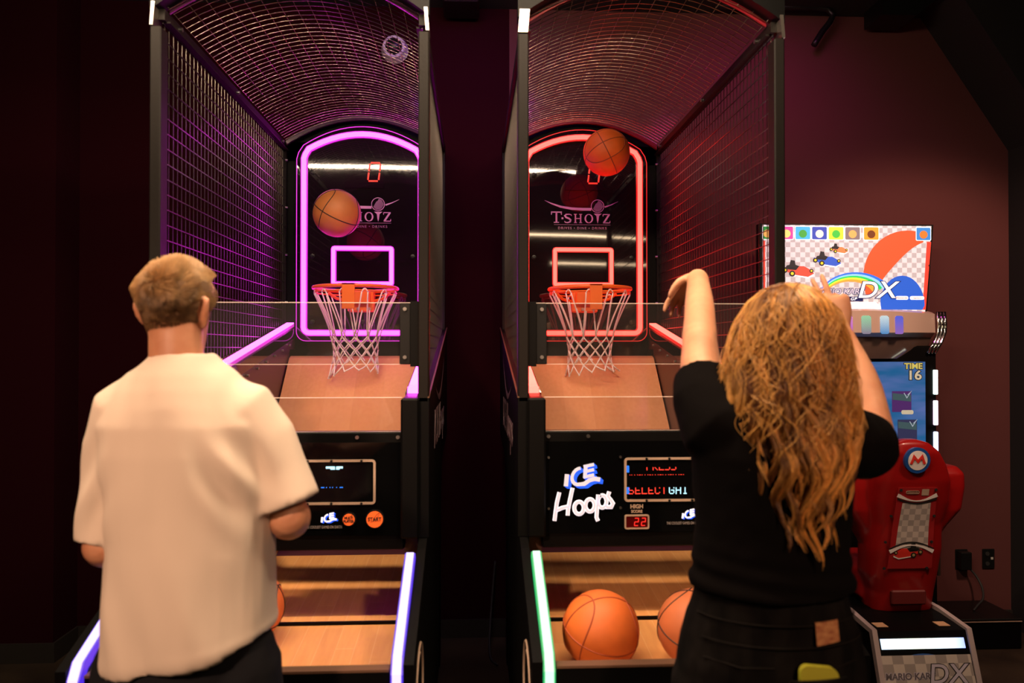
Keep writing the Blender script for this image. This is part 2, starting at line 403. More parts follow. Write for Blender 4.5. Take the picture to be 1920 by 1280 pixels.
# ------------------------------------------------------------------ basketball game
YF, YB = 2.50, 4.12           # cage front and back
def bb_machine(xc, side, label, nm, rl, led):
    T = thing('basketball_game', label, 'arcade game', (xc, 3.1, 0), 'basketball arcade games')
    HW = .44; IN = .405
    X = lambda a: xc+a
    def top(u): return 2.685+.135*(1-(u/.42)**2)     # arch height
    # ---- cage sides, real welded wire
    for sgn in (-1, 1):
        m = MB(); x = X(sgn*(IN+.012)); k = 0
        y = YF+.03
        def zr(y): return 1.40+(y-2.45)*.165
        while y < YB:
            m.box(x-.0012, x+.0012, y-.0012, y+.0012, zr(y), 2.66); y += .0375
        z = 1.46
        while z < 2.66:
            ys = YF+.01 if z > 1.46 else YF+.01
            # stop wires where the guard rises
            y1 = min(YB, 2.45+(z-1.36)/.165) if z < 1.66 else YB
            m.box(x-.0013-sgn*.0025, x+.0013-sgn*.0025, ys, y1, z-.0013, z+.0013); z += .0495
        m.build('side_mesh', wire, T)
        e = MB(); e.box(x-.012, x+.012, YF, YB, 2.655, 2.69); e.box(x-.012, x+.012, YB-.02, YB, 1.6, 2.69)
        e.box(x-.022 if sgn > 0 else x, x if sgn > 0 else x+.022, YF+.02, YB, 2.652, 2.657)
        ef = e.build('side_mesh_frame', post_m, T)
        bolts(ef, [(x-sgn*.018, yy, 2.672) for yy in (YF+.12, YF+.75, YB-.12)], .007, .012, 'x', bolt_m)
        bolts(ef, [(x-sgn*.014, YB-.02, zz) for zz in (2.6, 2.35, 2.1, 1.85)], .006, .012, 'x', bolt_m)
    # ---- roof mesh
    m = MB(); us = [-.40+.8*i/14 for i in range(15)]
    y = YF+.02
    while y < YB-.02:
        m.tube([(X(u), y, top(u)) for u in us], .0016, 6, cap=False); y += .0375
    for i in range(17):
        u = -.4+.05*i
        m.tube([(X(u), YF+.01, top(u)+.003), (X(u), YB, top(u)+.003)], .0014, 6)
    m.build('roof_mesh', wire_r, T, True)
    # ---- front arch header, front posts, rear arch
    def archband(y0, y1, lo, hi, um, mi, name, ma):
        us2 = [-um+2*um*i/24 for i in range(25)]
        pts_lo = [(X(u), 2.66+.15*(1-(u/.42)**2)+lo) for u in us2]; pts_hi = [(X(u), 2.66+.15*(1-(u/.42)**2)+hi) for u in us2]
        q = MB(); rings = [[(a[0], y0, a[1]), (a[0], y1, a[1]), (b[0], y1, b[1]), (b[0], y0, b[1])] for a, b in zip(pts_lo, pts_hi)]
        q.loft(rings); return q.build(name, ma, T)
    archband(YF-.03, YF+.03, .03, .105, .44, 0, 'front_header', black)
    edge = archband(YF+.028, YF+.034, .012, .03, .40, 0, 'header_trim', plum if side < 0 else mat('dark_red_trim', (.25, .01, .02), .4))
    archband(YB-.05, YB-.03, .0, .022, .40, 0, 'rear_arch_tube', plum if side < 0 else MATS['dark_red_trim'])
    for sgn in (-1, 1):
        x0, x1 = sorted((X(sgn*IN), X(sgn*HW)))
        p = MB().box(x0, x1, YF-.03, YF+.03, 1.43, 2.625, bev=.004).build('front_post', post_m, T)
        c = MB(); xm = X(sgn*(IN+.003)); xo = X(sgn*HW)
        xw = xm if (side > 0 and sgn < 0) else xo-sgn*.011
        c.prism([(xo, 2.625), (xw, 2.625), (xw-sgn*.006, 2.70), (xo-sgn*.006, 2.70)], YF-.034, YF+.03, 'y')
        c.build('corner_bracket', steel, p)
    # ---- rear wall and backboard
    MB().box(X(-.43), X(.43), YB, YB+.03, 1.2, 2.70).prism([(X(u), top(u)+.02) for u in (-.43, -.3, -.15, 0, .15, .3, .43)]+[(X(.43), 2.6), (X(-.43), 2.6)], YB, YB+.03).build('rear_panel', black, T)
    bo = arc(X(-.345)+.05, 1.645+.05, .05, 180, 270, 6)+arc(X(.345)-.05, 1.645+.05, .05, 270, 360, 6)
    bo += [(X(.345), 2.60), (X(.335), 2.635)]+[(X(.31-.62*i/16), 2.66+.115*(1-((.31-.62*i/16)/.33)**2)) for i in range(17)]+[(X(-.335), 2.635), (X(-.345), 2.60)]
    B = MB().prism(bo, 4.075, 4.095, 'y').build('backboard', board_m, T)
    rim_e = MB(); rim_e.ribbon(bo, .004, 4.0735, 4.076, closed=True); rim_e.build('lit_edge_line', nm[1], B)  # lit board edge put in as a thin glowing line
    ne = arc(X(-.305)+.03, 1.687+.03, .03, 180, 270, 5)+arc(X(.305)-.03, 1.687+.03, .03, 270, 360, 5)
    ne += [(X(.305), 2.60), (X(.298), 2.622)]+[(X(.28-.56*i/14), 2.64+.092*(1-((.28-.56*i/14)/.30)**2)) for i in range(15)]+[(X(-.298), 2.622), (X(-.305), 2.60)]
    MB().glowtube(ne, .017, 4.062, closed=True).build('neon_outline', list(nm), B)
    MB().glowtube(rrect(X(-.151), X(.151), 1.945, 2.131, .006, 2), .0135, 4.062, closed=True).build('neon_target_square', list(nm), B)
    MB().box(X(-.095), X(.11), 4.070, 4.0755, 2.45, 2.58).build('score_window', mat('score_window_black', (.015, .006, .01), .035, spec=.6), B)
    s7 = MB()      # the 0
    cx = X(.058)
    def seg(a, b): s7.ribbon([a, b], .0075, 4.066, 4.0705)
    sh = lambda u, z: (cx+u+(z-2.52)*.12, z)
    z0, z1, zm = 2.487, 2.583, 2.535
    for q in (((-.024, z0), (.024, z0)), ((-.024, z1), (.024, z1)), ((-.028, z0+.006), (-.028, zm-.004)), ((.028, z0+.006), (.028, zm-.004)), ((-.028, zm+.004), (-.028, z1-.006)), ((.028, zm+.004), (.028, z1-.006))):
        seg(sh(*q[0]), sh(*q[1]))
    s7.build('score_digit', red7, B)
    # logo: swoosh, golf ball, serif lettering
    lg = MB(); YL = 4.0738
    sw = [(-.205, 2.395), (-.17, 2.379), (-.12, 2.362), (-.06, 2.352), (0, 2.349), (.045, 2.349)]
    lg.ribbon([(X(a), b) for a, b in sw], [.001, .006, .010, .013, .014, .014], YL-.001, YL+.002)
    lg.ribbon([(X(.118), 2.362), (X(.15), 2.373), (X(.19), 2.392)], [.008, .005, .001], YL-.001, YL+.002)
    lg.ribbon([(X(.079)+.034*math.cos(a/24*2*PI), 2.366+.034*math.sin(a/24*2*PI)) for a in range(24)], .003, YL-.001, YL+.002, closed=True)
    for i in range(-6, 7):
        for j in range(-6, 7):
            px, pz = i*.0048+(j % 2)*.0024, j*.0044
            if px*px+pz*pz < .029**2 and px*.7-pz*.5 > -.012: lg.cyl((X(.079)+px, YL, 2.366+pz), .0017, .002, 6, 'y')
    def T_(x, z, w, h, s):
        lg.ribbon([(x-w/2, z+h), (x+w/2, z+h)], s*.7, YL-.001, YL+.002); lg.ribbon([(x, z+h), (x, z)], s, YL-.001, YL+.002); lg.ribbon([(x-w*.28, z), (x+w*.28, z)], s*.55, YL-.001, YL+.002)
        for q in (-1, 1): lg.ribbon([(x+q*w/2, z+h+s*.35), (x+q*w*.54, z+h*.74)], [s*.9, s*.4], YL-.001, YL+.002)
    T_(X(-.142), 2.278, .05, .055, .009)
    lg.box(X(-.115), X(-.105), YL-.001, YL+.002, 2.295, 2.305)
    zb, hh = 2.277, .045
    S = [(.026, .80), (.024, .93), (.010, 1.0), (-.008, .97), (-.016, .82), (-.008, .63), (.010, .50), (.020, .33), (.018, .12), (.002, 0), (-.014, .04), (-.018, .2)]
    lg.ribbon([(X(-.083)+a*.85, zb+b*hh) for a, b in S], [.003, .004, .005, .007, .008, .009, .009, .009, .008, .005, .004, .003], YL-.001, YL+.002)
    hx = X(-.026)
    for q in (-.014, .014):
        lg.ribbon([(hx+q, zb), (hx+q, zb+hh)], .007, YL-.001, YL+.002)
        for zz in (zb, zb+hh): lg.ribbon([(hx+q-.008, zz), (hx+q+.008, zz)], .0035, YL-.001, YL+.002)
    lg.ribbon([(hx-.014, zb+hh*.5), (hx+.014, zb+hh*.5)], .004, YL-.001, YL+.002)
    lg.ribbon([(X(.032)+.019*math.cos(a/20*2*PI), zb+hh/2+hh/2*math.sin(a/20*2*PI)) for a in range(20)], [.003+.005*abs(math.cos(a/20*2*PI)) for a in range(20)], YL-.001, YL+.002, closed=True)
    gx = X(.080); lg.prism([(gx-.021, 2.326), (gx+.021, 2.326), (gx+.007, 2.314), (gx+.004, 2.29), (gx, 2.274), (gx-.004, 2.29), (gx-.007, 2.314)], YL-.001, YL+.002)
    zx = X(.127)
    lg.ribbon([(zx-.018, zb+hh), (zx+.018, zb+hh)], .0045, YL-.001, YL+.002); lg.ribbon([(zx-.018, zb), (zx+.018, zb)], .0045, YL-.001, YL+.002)
    lg.ribbon([(zx+.015, zb+hh), (zx-.015, zb)], .009, YL-.001, YL+.002)
    lg.ribbon([(zx-.018, zb+hh), (zx-.019, zb+hh*.75)], [.005, .002], YL-.001, YL+.002); lg.ribbon([(zx+.018, zb), (zx+.019, zb+hh*.25)], [.005, .002], YL-.001, YL+.002)
    lg.build('golf_logo', lilac_print, B)
    l2 = MB(); l2.box(X(-.155), X(.148), YL-.0005, YL+.002, 2.2655, 2.2672)
    l2.text('DRIVES \u2022 DINE \u2022 DRINKS', .0185, (X(-.003), YL, 2.2475), ext=.0008, space=1.32)
    l2.build('logo_tagline', lilac_dim, B)
    for a, b in ((-.262, 2.53), (.262, 2.53), (-.262, 2.09), (.262, 2.09), (-.262, 1.745), (.262, 1.745), (0, 1.745)):
        MB().loft([[(X(a)+q*math.cos(k*PI/8), yq, b+q*math.sin(k*PI/8)) for k in range(16)] for q, yq in ((.012, 4.075), (.012, 4.067), (.0065, 4.066), (.006, 4.062))]).build('bolt', blackp, B)
    # ---- rim, mount, net
    RC = (X(0), 3.835, 1.902); RR = .203
    H = MB(); H.tube([(RC[0]+RR*math.cos(2*PI*k/48), RC[1]+RR*math.sin(2*PI*k/48), RC[2]) for k in range(48)], .0095, 10, closed=True)
    H.tube([(RC[0]+(RR-.004)*math.cos(2*PI*k/48), RC[1]+(RR-.004)*math.sin(2*PI*k/48), RC[2]-.022) for k in range(48)], .004, 6, closed=True)
    for q in (-1, 1): H.tube([(X(q*.06), 4.03, 1.85), (X(q*.12), 3.98, 1.862), (X(q*.155), 3.95, 1.888)], .008, 8)
    R = H.build('rim', orange_rim, T, True, auto=50)
    MB().box(X(-.068), X(.068), 4.0, 4.072, 1.795, 1.905, bev=.006).box(X(-.05), X(.05), 3.96, 4.0, 1.84, 1.9, bev=.004).build('rim_mount', orange_rim, R)
    bolts(R, [(X(-.012), 3.996, 1.81), (X(.045), 3.996, 1.81)], .008, .01, 'y', bolt_m)
    MB().box(X(-.032), X(.028), 3.615, 3.622, 1.79, 1.912, bev=.002).box(X(-.032), X(.028), 3.615, 3.66, 1.905, 1.912).build('ball_sensor_tab', orange_rim, R)
    N = MB(); rnd = random.Random(5+side)
    rows = [(1.660, .118), (1.628, .111), (1.595, .107), (1.560, .107), (1.522, .113), (1.482, .127)]
    def npnt(i, k):
        zz, rr = rows[i]; a = 2*PI*(k+.5*(i % 2))/12+.1
        sag = (rnd2[(i*12+k) % 72]-.5)*(.006+.010*(i == 5)); return (RC[0]+(rr+sag)*math.cos(a)+(.012 if i == 5 else 0)*side, RC[1]+(rr+sag)*math.sin(a), zz+sag+(.018*math.sin(a*1.5) if i == 5 else 0))
    rnd2 = [rnd.random() for _ in range(72)]
    for k in range(12):
        for q in (0, 1):
            # loop strand from hook down to the knot
            a0 = 2*PI*(k+.5)/12+.1+(-.075 if q == 0 else .075)
            kk = k if q == 0 else k+1
            p0 = Vector((RC[0]+RR*.985*math.cos(a0), RC[1]+RR*.985*math.sin(a0), 1.872)); p1 = Vector(npnt(0, kk % 12))
            a1 = 2*PI*(kk)/12+.1
            mid = []
            for s_ in range(9):
                t = s_/8; r_ = RR*.985*(1-t)**1.25+.118*(1-(1-t)**1.25); an = a0*(1-t**1.3)+a1*t**1.3
                mid.append((RC[0]+r_*math.cos(an), RC[1]+r_*math.sin(an), 1.872*(1-t)+p1.z*t))
            mid[-1] = tuple(p1); N.tube(mid, .0037, 6)
        a0 = 2*PI*(k+.5)/12+.1
        N.tube([(RC[0]+RR*.985*math.cos(a0+d), RC[1]+RR*.985*math.sin(a0+d), 1.872+.016*math.cos(d/.075*PI/2)) for d in (-.075, -.05, -.025, 0, .025, .05, .075)], .0037, 6)
    for i in range(5):
        for k in range(12):
            for d in ((0, -1) if i % 2 == 0 else (0, 1)):
                a = Vector(npnt(i, k)); b = Vector(npnt(i+1, (k+d) % 12))
                N.tube([a, (a+b)/2+Vector((0, 0, -.002)), b], .0034, 6)
    for i in range(6):
        for k in range(12): N.sphere(npnt(i, k), .0048, 8, 6)
    N.build('net', net_m, R, True)
    # ---- playfield ramp behind the front panel
    rp = MB(); prof = [(4.08, 1.60), (3.95, 1.555), (3.80, 1.40), (3.60, 1.19), (3.40, 1.00), (3.25, .87), (3.12, .79)]
    rp.prism(prof+[(a+.02, b-.02) for a, b in reversed(prof)], X(-.352), X(.352), 'x')
    rp.build('ramp', ramp_wood, T, label='steep maple ramp under the hoop')
    # ---- side guards with light rails
    for sgn in (-1, 1):
        ro = lambda y: 1.745+(y-4.12)*.178          # rail line
        xi = X(sgn*.352); xo2 = X(sgn*.40); a, b = sorted((xi, xo2))
        g = MB().prism([(2.54, ro(2.54)-.02), (4.10, ro(4.10)-.02), (4.10, 1.30), (3.3, .62), (2.54, .62)], *sorted((X(sgn*.358), xo2)), 'x').build('side_guard', mat('brown_guard_board', (.055, .028, .02), .35) if 'brown_guard_board' not in MATS else MATS['brown_guard_board'], T)
        r_ = MB(); x0, x1 = sorted((X(sgn*.362), X(sgn*.402)))
        r_.prism([(2.60, ro(2.60)-.022), (4.10, ro(4.10)-.022), (4.10, ro(4.10)-.006), (2.60, ro(2.60)-.006)], x0, x1, 'x', 1)
        r_.prism([(2.60, ro(2.60)-.006), (4.10, ro(4.10)-.006), (4.10, ro(4.10)), (2.60, ro(2.60))], x0+.002, x1-.002, 'x', 0)
        r_.box(x0, x1, 2.592, 2.60, ro(2.60)-.03, ro(2.60), 0)
        r_.build('light_rail', list(rl), g)
        MB().prism([(2.62, ro(2.62)-.024), (4.10, ro(4.10)-.024), (4.10, ro(4.10)-.075), (2.62, ro(2.62)-.075)], *sorted((X(sgn*.352), X(sgn*.36))), 'x').build('guard_strip', board_m, g)
        bolts(g, [(X(sgn*.351), 2.8+i*.145, ro(2.8+i*.145)-.095) for i in range(9)], .006, .01, 'x', bolt_m)
        # outer cabinet side
        xa, xb = sorted((X(sgn*.40), X(sgn*HW)))
        sp = MB().prism([(YF-.03, 1.445), (YB+.03, 1.715), (YB+.03, 1.15), (3.55, 1.12), (YF-.03, 1.0)], xa, xb, 'x').build('side_panel', black, T)
        tr = MB(); tr.prism([(YF-.03, 1.445), (YB+.03, 1.715), (YB+.03, 1.719), (YF-.03, 1.449)], *sorted((X(sgn*(HW-.004)), X(sgn*(HW+.002)))), 'x')
        tr.build('edge_trim', mat('bronze_trim', (.30, .16, .10), .35, .8) if 'bronze_trim' not in MATS else MATS['bronze_trim'], sp)
        lo = MB().prism([(1.93, .815), (2.40, .98), (YF+.1, 1.03), (3.62, 1.145), (3.45, .72), (3.3, .30), (2.9, .05), (1.95, .05)], *sorted((X(sgn*.4085), X(sgn*(HW-.005)))), 'x').build('lower_side_panel', black, T)
        pr = MB(); xs_ = X(sgn*(HW+.001))
        rot = Matrix(((0, 0, sgn, 0), (sgn, 0, 0, 0), (0, 1, 0, 0), (0, 0, 0, 1)))
        pr.text('ICE Hoops', .20, (xs_, 3.25 if sgn > 0 else 3.25, 1.30), rot=rot, ext=.001, shear=.2)
        pr.tube([(xs_, 2.9+.8*t, 1.46+.10*math.sin(PI*t+PI)+.10*t) for t in [i/14 for i in range(15)]], [.001+.014*math.sin(PI*i/14) for i in range(15)], 6, flat=.12, up=(sgn, 0, 0))
        pr.build('side_lettering', sideprint, sp)
        rg = MB(); xr = X(sgn*(HW-.0045))
        rg.tube([(xr, 2.12+.13*math.cos(2*PI*k/40), .66+.13*math.sin(2*PI*k/40)) for k in range(40)], .004, 6, closed=True)
        rg.tube([(xr, 2.12+.105*math.cos(2*PI*k/40), .66+.105*math.sin(2*PI*k/40)) for k in range(40)], .002, 6, closed=True)
        rg.build('ring_emblem', frame_tan, lo)
        # front light strip on the ball-table edge
        f = MB(); xl = X(sgn*.392); W = .0155
        pa = [(2.34, .985), (1.955, .828), (1.930, .79), (1.930, .12)]
        pb = [(2.36, .965), (1.975, .805), (1.952, .775), (1.952, .12)]
        f.prism(pa+list(reversed(pb)), xl-W, xl+W, 'x', 1)
        pc = [(y-.003, z+.003) for y, z in pa]
        f.prism(pc+list(reversed([(y+.001, z-.001) for y, z in pa])), xl-W*.72, xl+W*.72, 'x', 0)
        f.build('front_light_strip', list(led), lo)
        sb = MB().prism([(1.953, .05), (1.953, .774), (1.976, .803), (2.36, .962), (2.42, .62), (2.42, .05)], *sorted((X(sgn*.372), X(sgn*.4))), 'x').build('strip_housing', blackp, lo)
    # ---- black side towers beside the front panel, front panel
    for sgn in (-1, 1):
        MB().box(*sorted((X(sgn*.352), X(sgn*.41))), YF-.05, YF+.05, 1.0, 1.445, bev=.006).build('front_tower', black, T)
        a = MB().box(*sorted((X(sgn*.345), X(sgn*.38))), YF-.015, YF+.005, 1.553, 1.75, bev=.002).build('shield_bracket', blackp, T)
        bb = MB().box(*sorted((X(sgn*.38), X(sgn*.407))), YF-.02, YF+.01, 1.545, 1.755)
        bb.build('bracket_flange', black, a)
        bolts(a, [(X(sgn*.362), YF-.018, 1.73), (X(sgn*.362), YF-.018, 1.575)], .006, .008, 'y', bolt_m)
    P = MB().box(X(-.36), X(.36), YF-.01, YF+.035, .957, 1.335, bev=.004).build('front_panel', black, T)
    MB().box(X(-.352), X(.352), YF-.014, YF-.008, 1.005, 1.302).build('panel_face', panel_m, P)
    yp = YF-.0165
    bolts(P, [(X(a), YF-.012, 1.318) for a in (-.34, -.21, .21, .34)], .006, .008, 'y', bolt_m)
    bolts(P, [(X(a), yp, zz) for a in (-.34, -.105) for zz in (1.085, 1.25)], .004, .006, 'y', bolt_m)
    MB().ribbon(rrect(X(-.089), X(.266), 1.108, 1.244, .008, 3), .0075, yp-.001, yp+.004, closed=True).build('display_bezel', frame_tan, P)
    bolts(P, [(X(a), yp-.003, zz) for a in (-.02, .055, .13, .225) for zz in (1.244, 1.108)], .004, .004, 'y', blackp, name='bezel_clip')
    F5 = {'P': ["11110", "10001", "10001", "11110", "10000", "10000", "10000"], 'R': ["11110", "10001", "10001", "11110", "10100", "10010", "10001"], 'E': ["11111", "10000", "10000", "11110", "10000", "10000", "11111"],
          'S': ["01111", "10000", "10000", "01110", "00001", "00001", "11110"], 'L': ["10000"]*6+["11111"], 'C': ["01110", "10001", "10000", "10000", "10000", "10001", "01110"], 'T': ["11111"]+["00100"]*6,
          'G': ["01110", "10001", "10000", "10111", "10001", "10001", "01110"], 'H': ["10001", "10001", "10001", "11111", "10001", "10001", "10001"], 'I': ["01110"]+["00100"]*5+["01110"], ' ': ["00000"]*7}
    def dots(mb, s_, x, z, p, r0, r1, mi):
        for ch in s_:
            g = F5[ch]
            for r in range(r0, r1):
                for c in range(5):
                    if g[r][c] == '1': mb.box(x+c*p-p*.36, x+c*p+p*.36, yp-.0005, yp+.002, z-r*p-p*.36, z-r*p+p*.36, mi)
            x += p*6
    D = MB(); p = .0023
    if side > 0:
        dots(D, 'PRESS', X(-.018), 1.228, .0034, 4, 7, 0)
        for k in range(60):
            if (k*7 % 11) < 5: D.box(X(-.075+k*.0031), X(-.075+k*.0031+.0018), yp-.0005, yp+.002, 1.1905, 1.192, 0)
        dots(D, 'SELECT', X(-.077), 1.152, .0036, 1, 7, 0); dots(D, 'GHI', X(.056), 1.152, .0037, 1, 7, 1)
        for zz in (1.200, 1.130):
            for i in range(4):
                for j in range(10): D.box(X(-.085+i*.0022), X(-.085+i*.0022+.0015), yp-.0005, yp+.002, zz+j*.0022, zz+j*.0022+.0015, 2)
    else:
        for i in range(15):
            for j in range(3 if 3 < i < 12 else 2):
                if i != 8: D.box(X(.112+i*.0036), X(.112+i*.0036+.0031), yp-.0005, yp+.002, 1.226-j*.0034-.003, 1.226-j*.0034, 1)
        for k, n in ((.072, 5), (.097, 4), (.113, 1), (.124, 1), (.132, 1), (.145, 1), (.156, 4)):
            for i in range(n): D.box(X(k+i*.0026), X(k+i*.0026+.0019), yp-.0005, yp+.002, 1.158, 1.1605, 2)
    D.build('led_dots', [reddot, cyan_led, bluedot], P)
    # high score window
    MB().text('HIGH', .0175, (X(-.052), yp, 1.0885), ext=.001, offset=.0006).text('SCORE', .0120, (X(-.052), yp, 1.0725), ext=.001, offset=.0004).build('high_score_lettering', frame_tan, P)
    hw = MB().box(X(-.0895), X(-.0135), yp, yp+.003, 1.018, 1.06).build('high_score_window', red_dim, P)
    MB().ribbon(rrect(X(-.0895), X(-.0135), 1.018, 1.060, .004, 2), .005, yp-.002, yp+.003, closed=True).build('window_bezel', frame_tan, hw)
    s2 = MB()
    for cx_ in (X(-.052), X(-.029)):
        for q in (((-.006, 1.051), (.006, 1.051)), ((.006, 1.051), (.005, 1.039)), ((-.006, 1.039), (.006, 1.039)), ((-.007, 1.039), (-.008, 1.027)), ((-.008, 1.027), (.004, 1.027))):
            s2.ribbon([(cx_+q[0][0], q[0][1]), (cx_+q[1][0], q[1][1])], .0026, yp-.001, yp+.001)
    s2.build('high_score_digits', red7, hw)
    # ICE mark + Hoops script
    def ice(mbw, mbb, x, z, k):
        for mb, dx, dz, yy in ((mbb, .010*k, -.008*k, yp+.0012), (mbb, .006*k, -.005*k, yp+.0008), (mbb, .003*k, -.002*k, yp+.0004), (mbw, 0, 0, yp-.0008)):
            Q = lambda a, b: (x+a*k+dx, z+b*k+dz+a*k*.22)
            mb.ribbon([Q(-.052, -.020), Q(-.048, .018)], .014*k, yy, yy+.002)
            C = [Q(-.008+.024*math.cos(math.radians(t)), .002+.026*math.sin(math.radians(t))) for t in range(80, 271, 19)]
            mb.ribbon(C+[Q(.008, -.026), Q(.025, -.018), Q(.042, -.017), Q(.060, -.024)], [.010*k]*6+[.011*k]*5+[.013*k]*2+[.014*k]*2, yy, yy+.002)
            for b in (.030, .013, -.004): mb.ribbon([Q(.006, b), Q(.040, b)], .010*k, yy, yy+.002)
            mb.ribbon([Q(.010, -.008), Q(.013, .034)], .012*k, yy, yy+.002)
    I1 = MB(); I2 = MB(); ice(I1, I2, X(-.232), 1.188, 1.0)
    I2.build('mark_shadow', blue_led, P); 
    g = MB(); yy = yp-.0012
    Z = lambda a, b: (X(a), b)
    strokes = [[(-.305, 1.137), (-.313, 1.105), (-.318, 1.07), (-.321, 1.045)], [(-.318, 1.078), (-.295, 1.087), (-.270, 1.092)], [(-.262, 1.151), (-.270, 1.115), (-.277, 1.08), (-.278, 1.062)],
               [(-.241+.0155*math.cos(t), 1.086+.020*math.sin(t)) for t in [k*2*PI/24+.5 for k in range(25)]], [(-.205+.015*math.cos(t), 1.094+.020*math.sin(t)) for t in [k*2*PI/24+.5 for k in range(25)]],
               [(-.178, 1.128), (-.182, 1.09), (-.184, 1.055), (-.179, 1.043)], [(-.165+.014*math.cos(t), 1.106+.020*math.sin(t)) for t in [k*2*PI/20+2.2 for k in range(20)]],
               [(-.142, 1.138), (-.147, 1.123), (-.138, 1.112), (-.130, 1.100), (-.136, 1.088), (-.150, 1.088), (-.155, 1.097)]]
    hm = MB()
    for s_ in strokes:
        hm.ribbon([Z(*q) for q in s_], .0125, yp-.0002, yp+.002); I1.ribbon([Z(*q) for q in s_], .0075, yp-.002, yp)
    hm.build('script_outline', white_led, P)
    I1.build('lit_mark', silver_l, P)
    J1 = MB(); J2 = MB(); ice(J1, J2, X(.121), 1.062, .42); J1.build('small_mark', white_led, P); J2.build('small_mark_shadow', blue_led, P)
    MB().text('THE COOLEST GAMES ON EARTH', .0125, (X(.105), yp, 1.033), ext=.0005, xs=.62).build('slogan', greytext, P)
    for bx, br, tx in ((.186, .0185, ('MULTI', 'PLAYER')), (.268, .026, ('START',))):
        b1 = MB().cyl((X(bx), yp-.004, 1.058), br, .012, 28, 'y').build('button', btn_m, P)
        q = MB()
        for i, s_ in enumerate(tx): q.text(s_, br*(.62 if len(tx) > 1 else .66), (X(bx), yp-.0105, 1.058+(br*.3*(1-2*i) if len(tx) > 1 else 0)), ext=.0004, offset=.0005, xs=.85)
        q.ribbon(arc(X(bx)+br*1.1, 1.058-br*.2, br*1.15, 110, 185, 10), .0009, yp-.0105, yp-.0098); q.ribbon(arc(X(bx)-br*.9, 1.058+br*1.1, br*1.5, 285, 350, 10), .0009, yp-.0105, yp-.0098)
        q.build('button_lettering', btn_t, b1)
        MB().ribbon([(X(bx)+(br+.002)*math.cos(k/24*2*PI), 1.058+(br+.002)*math.sin(k/24*2*PI)) for k in range(24)], .004, yp-.006, yp+.002, closed=True).build('button_collar', blackp, b1)
    # ---- clear shields
    def sheet(z0, z1, xa, xb, nm_):
        s_ = MB().box(X(xa), X(xb), YF-.003, YF+.003, z0, z1).build(nm_, acrylic, T)
        e = MB().box(X(xa), X(xb), YF-.0035, YF+.0035, z1, z1+.002).box(X(xa), X(xb), YF-.0035, YF+.0035, z0-.0015, z0)
        e.build('polished_edge', acr_edge, s_)
    sheet(1.553, 1.75, -.38, .38, 'upper_clear_shield'); sheet(1.336, 1.444, -.352, .352, 'lower_clear_shield')
    # ---- ball table
    tb = MB(); z = lambda y: .665+(y-2.0)*.095
    tb.prism([(1.97, z(1.97)), (2.505, z(2.505)), (2.505, z(2.505)-.02), (1.97, z(1.97)-.02)], X(-.372), X(.372), 'x')
    tb.build('ball_table', maple, T)
    MB().prism([(2.518, z(2.518)+.004), (3.14, z(3.14)+.004), (3.14, z(3.14)-.016), (2.518, z(2.518)-.016)], X(-.372), X(.372), 'x').build('ball_return', maple, T)
    MB().box(X(-.372), X(.372), 2.505, 2.518, .66, .722).build('joint_strip', black, T)
    MB().box(X(-.372), X(.372), 3.12, 3.14, .70, 1.22).build('return_rear_board', plum, T)  # plum rear board; unseen upper part added to block the neon
    fr = MB().box(X(-.372), X(.372), 1.945, 1.975, .05, .793).build('table_front_board', black, T)
    MB().box(X(-.372), X(.372), 1.943, 1.977, .793, .799).build('front_trim', mat('worn_tan_edge', (.12, .06, .035), .5) if 'worn_tan_edge' not in MATS else MATS['worn_tan_edge'], fr)
    # ---- legs and base frame
    for sgn in (-1, 1):
        a = MB().box(*sorted((X(sgn*.36), X(sgn*.415))), 3.90, 3.99, 0, 1.3, bev=.004).build('rear_leg', black, T)
        MB().box(*sorted((X(sgn*.37), X(sgn*.41))), 2.1, 3.9, .0, .05).build('base_rail', black, T)
    MB().box(X(-.40), X(.40), 3.985, 4.10, .62, 1.6).build('rear_cabinet', black, T)
    # ---- lamps under the roof lip: the board light of the game
    return T
GL = bb_machine(-.583, -1, 'basketball arcade game with magenta neon backboard and violet-white edge strips', NEON_M, RAIL_M, LED_W)
GR = bb_machine(.583, 1, 'basketball arcade game with red neon backboard and green-white edge strips', NEON_R, RAIL_R, LED_G)
cb = MB().limb([(.12, 4.28, .42), (.10, 4.22, .22), (.085, 4.1, .06), (.09, 3.98, .008), (.12, 3.9, .007)], [.006]*5, 8, sub=6)
tag(cb.build('power_cable', rubber, smooth=True), 'thin black cable hanging to the floor behind the red neon game', 'cable')

# ------------------------------------------------------------------ basketballs
def ball(loc, col, label, group, rot=(0, 0, 0), seam=(.02, .012, .01), r=.11, blue=0):
    T = thing('basketball', label, 'basketball', (loc[0], loc[1], loc[2]-r), group)
    R = Matrix.Translation(loc) @ Matrix.Rotation(rot[2], 4, 'Z') @ Matrix.Rotation(rot[1], 4, 'Y') @ Matrix.Rotation(rot[0], 4, 'X')
    key = 'pebbled_'+'_'.join('%.2f' % c for c in col)
    m = MATS.get(key) or noisy(mat(key, col, .55, bump=(420, .5, .0012)), tuple(c*.8 for c in col), col, 9)
    MB().sphere((0, 0, 0), r, 64, 36, M=R).build('cover', m, T, True)
    s = MB(); n = 60; rr = r*1.0005
    def add(fn): s.tube([Vector(fn(2*PI*k/n)).normalized()*rr for k in range(n)], .0021, 6, closed=True, M=R)
    add(lambda t: (math.cos(t), math.sin(t), 0)); add(lambda t: (math.cos(t), 0, math.sin(t)))
    for q in (-1, 1): add(lambda t: (q*(.62+.22*math.cos(2*t)), .75*math.cos(t), .75*math.sin(t)))
    sm = MATS.get('seam_%.2f' % seam[0]) or mat('seam_%.2f' % seam[0], seam, .6)
    s.build('seams', sm, T, True)
    return T
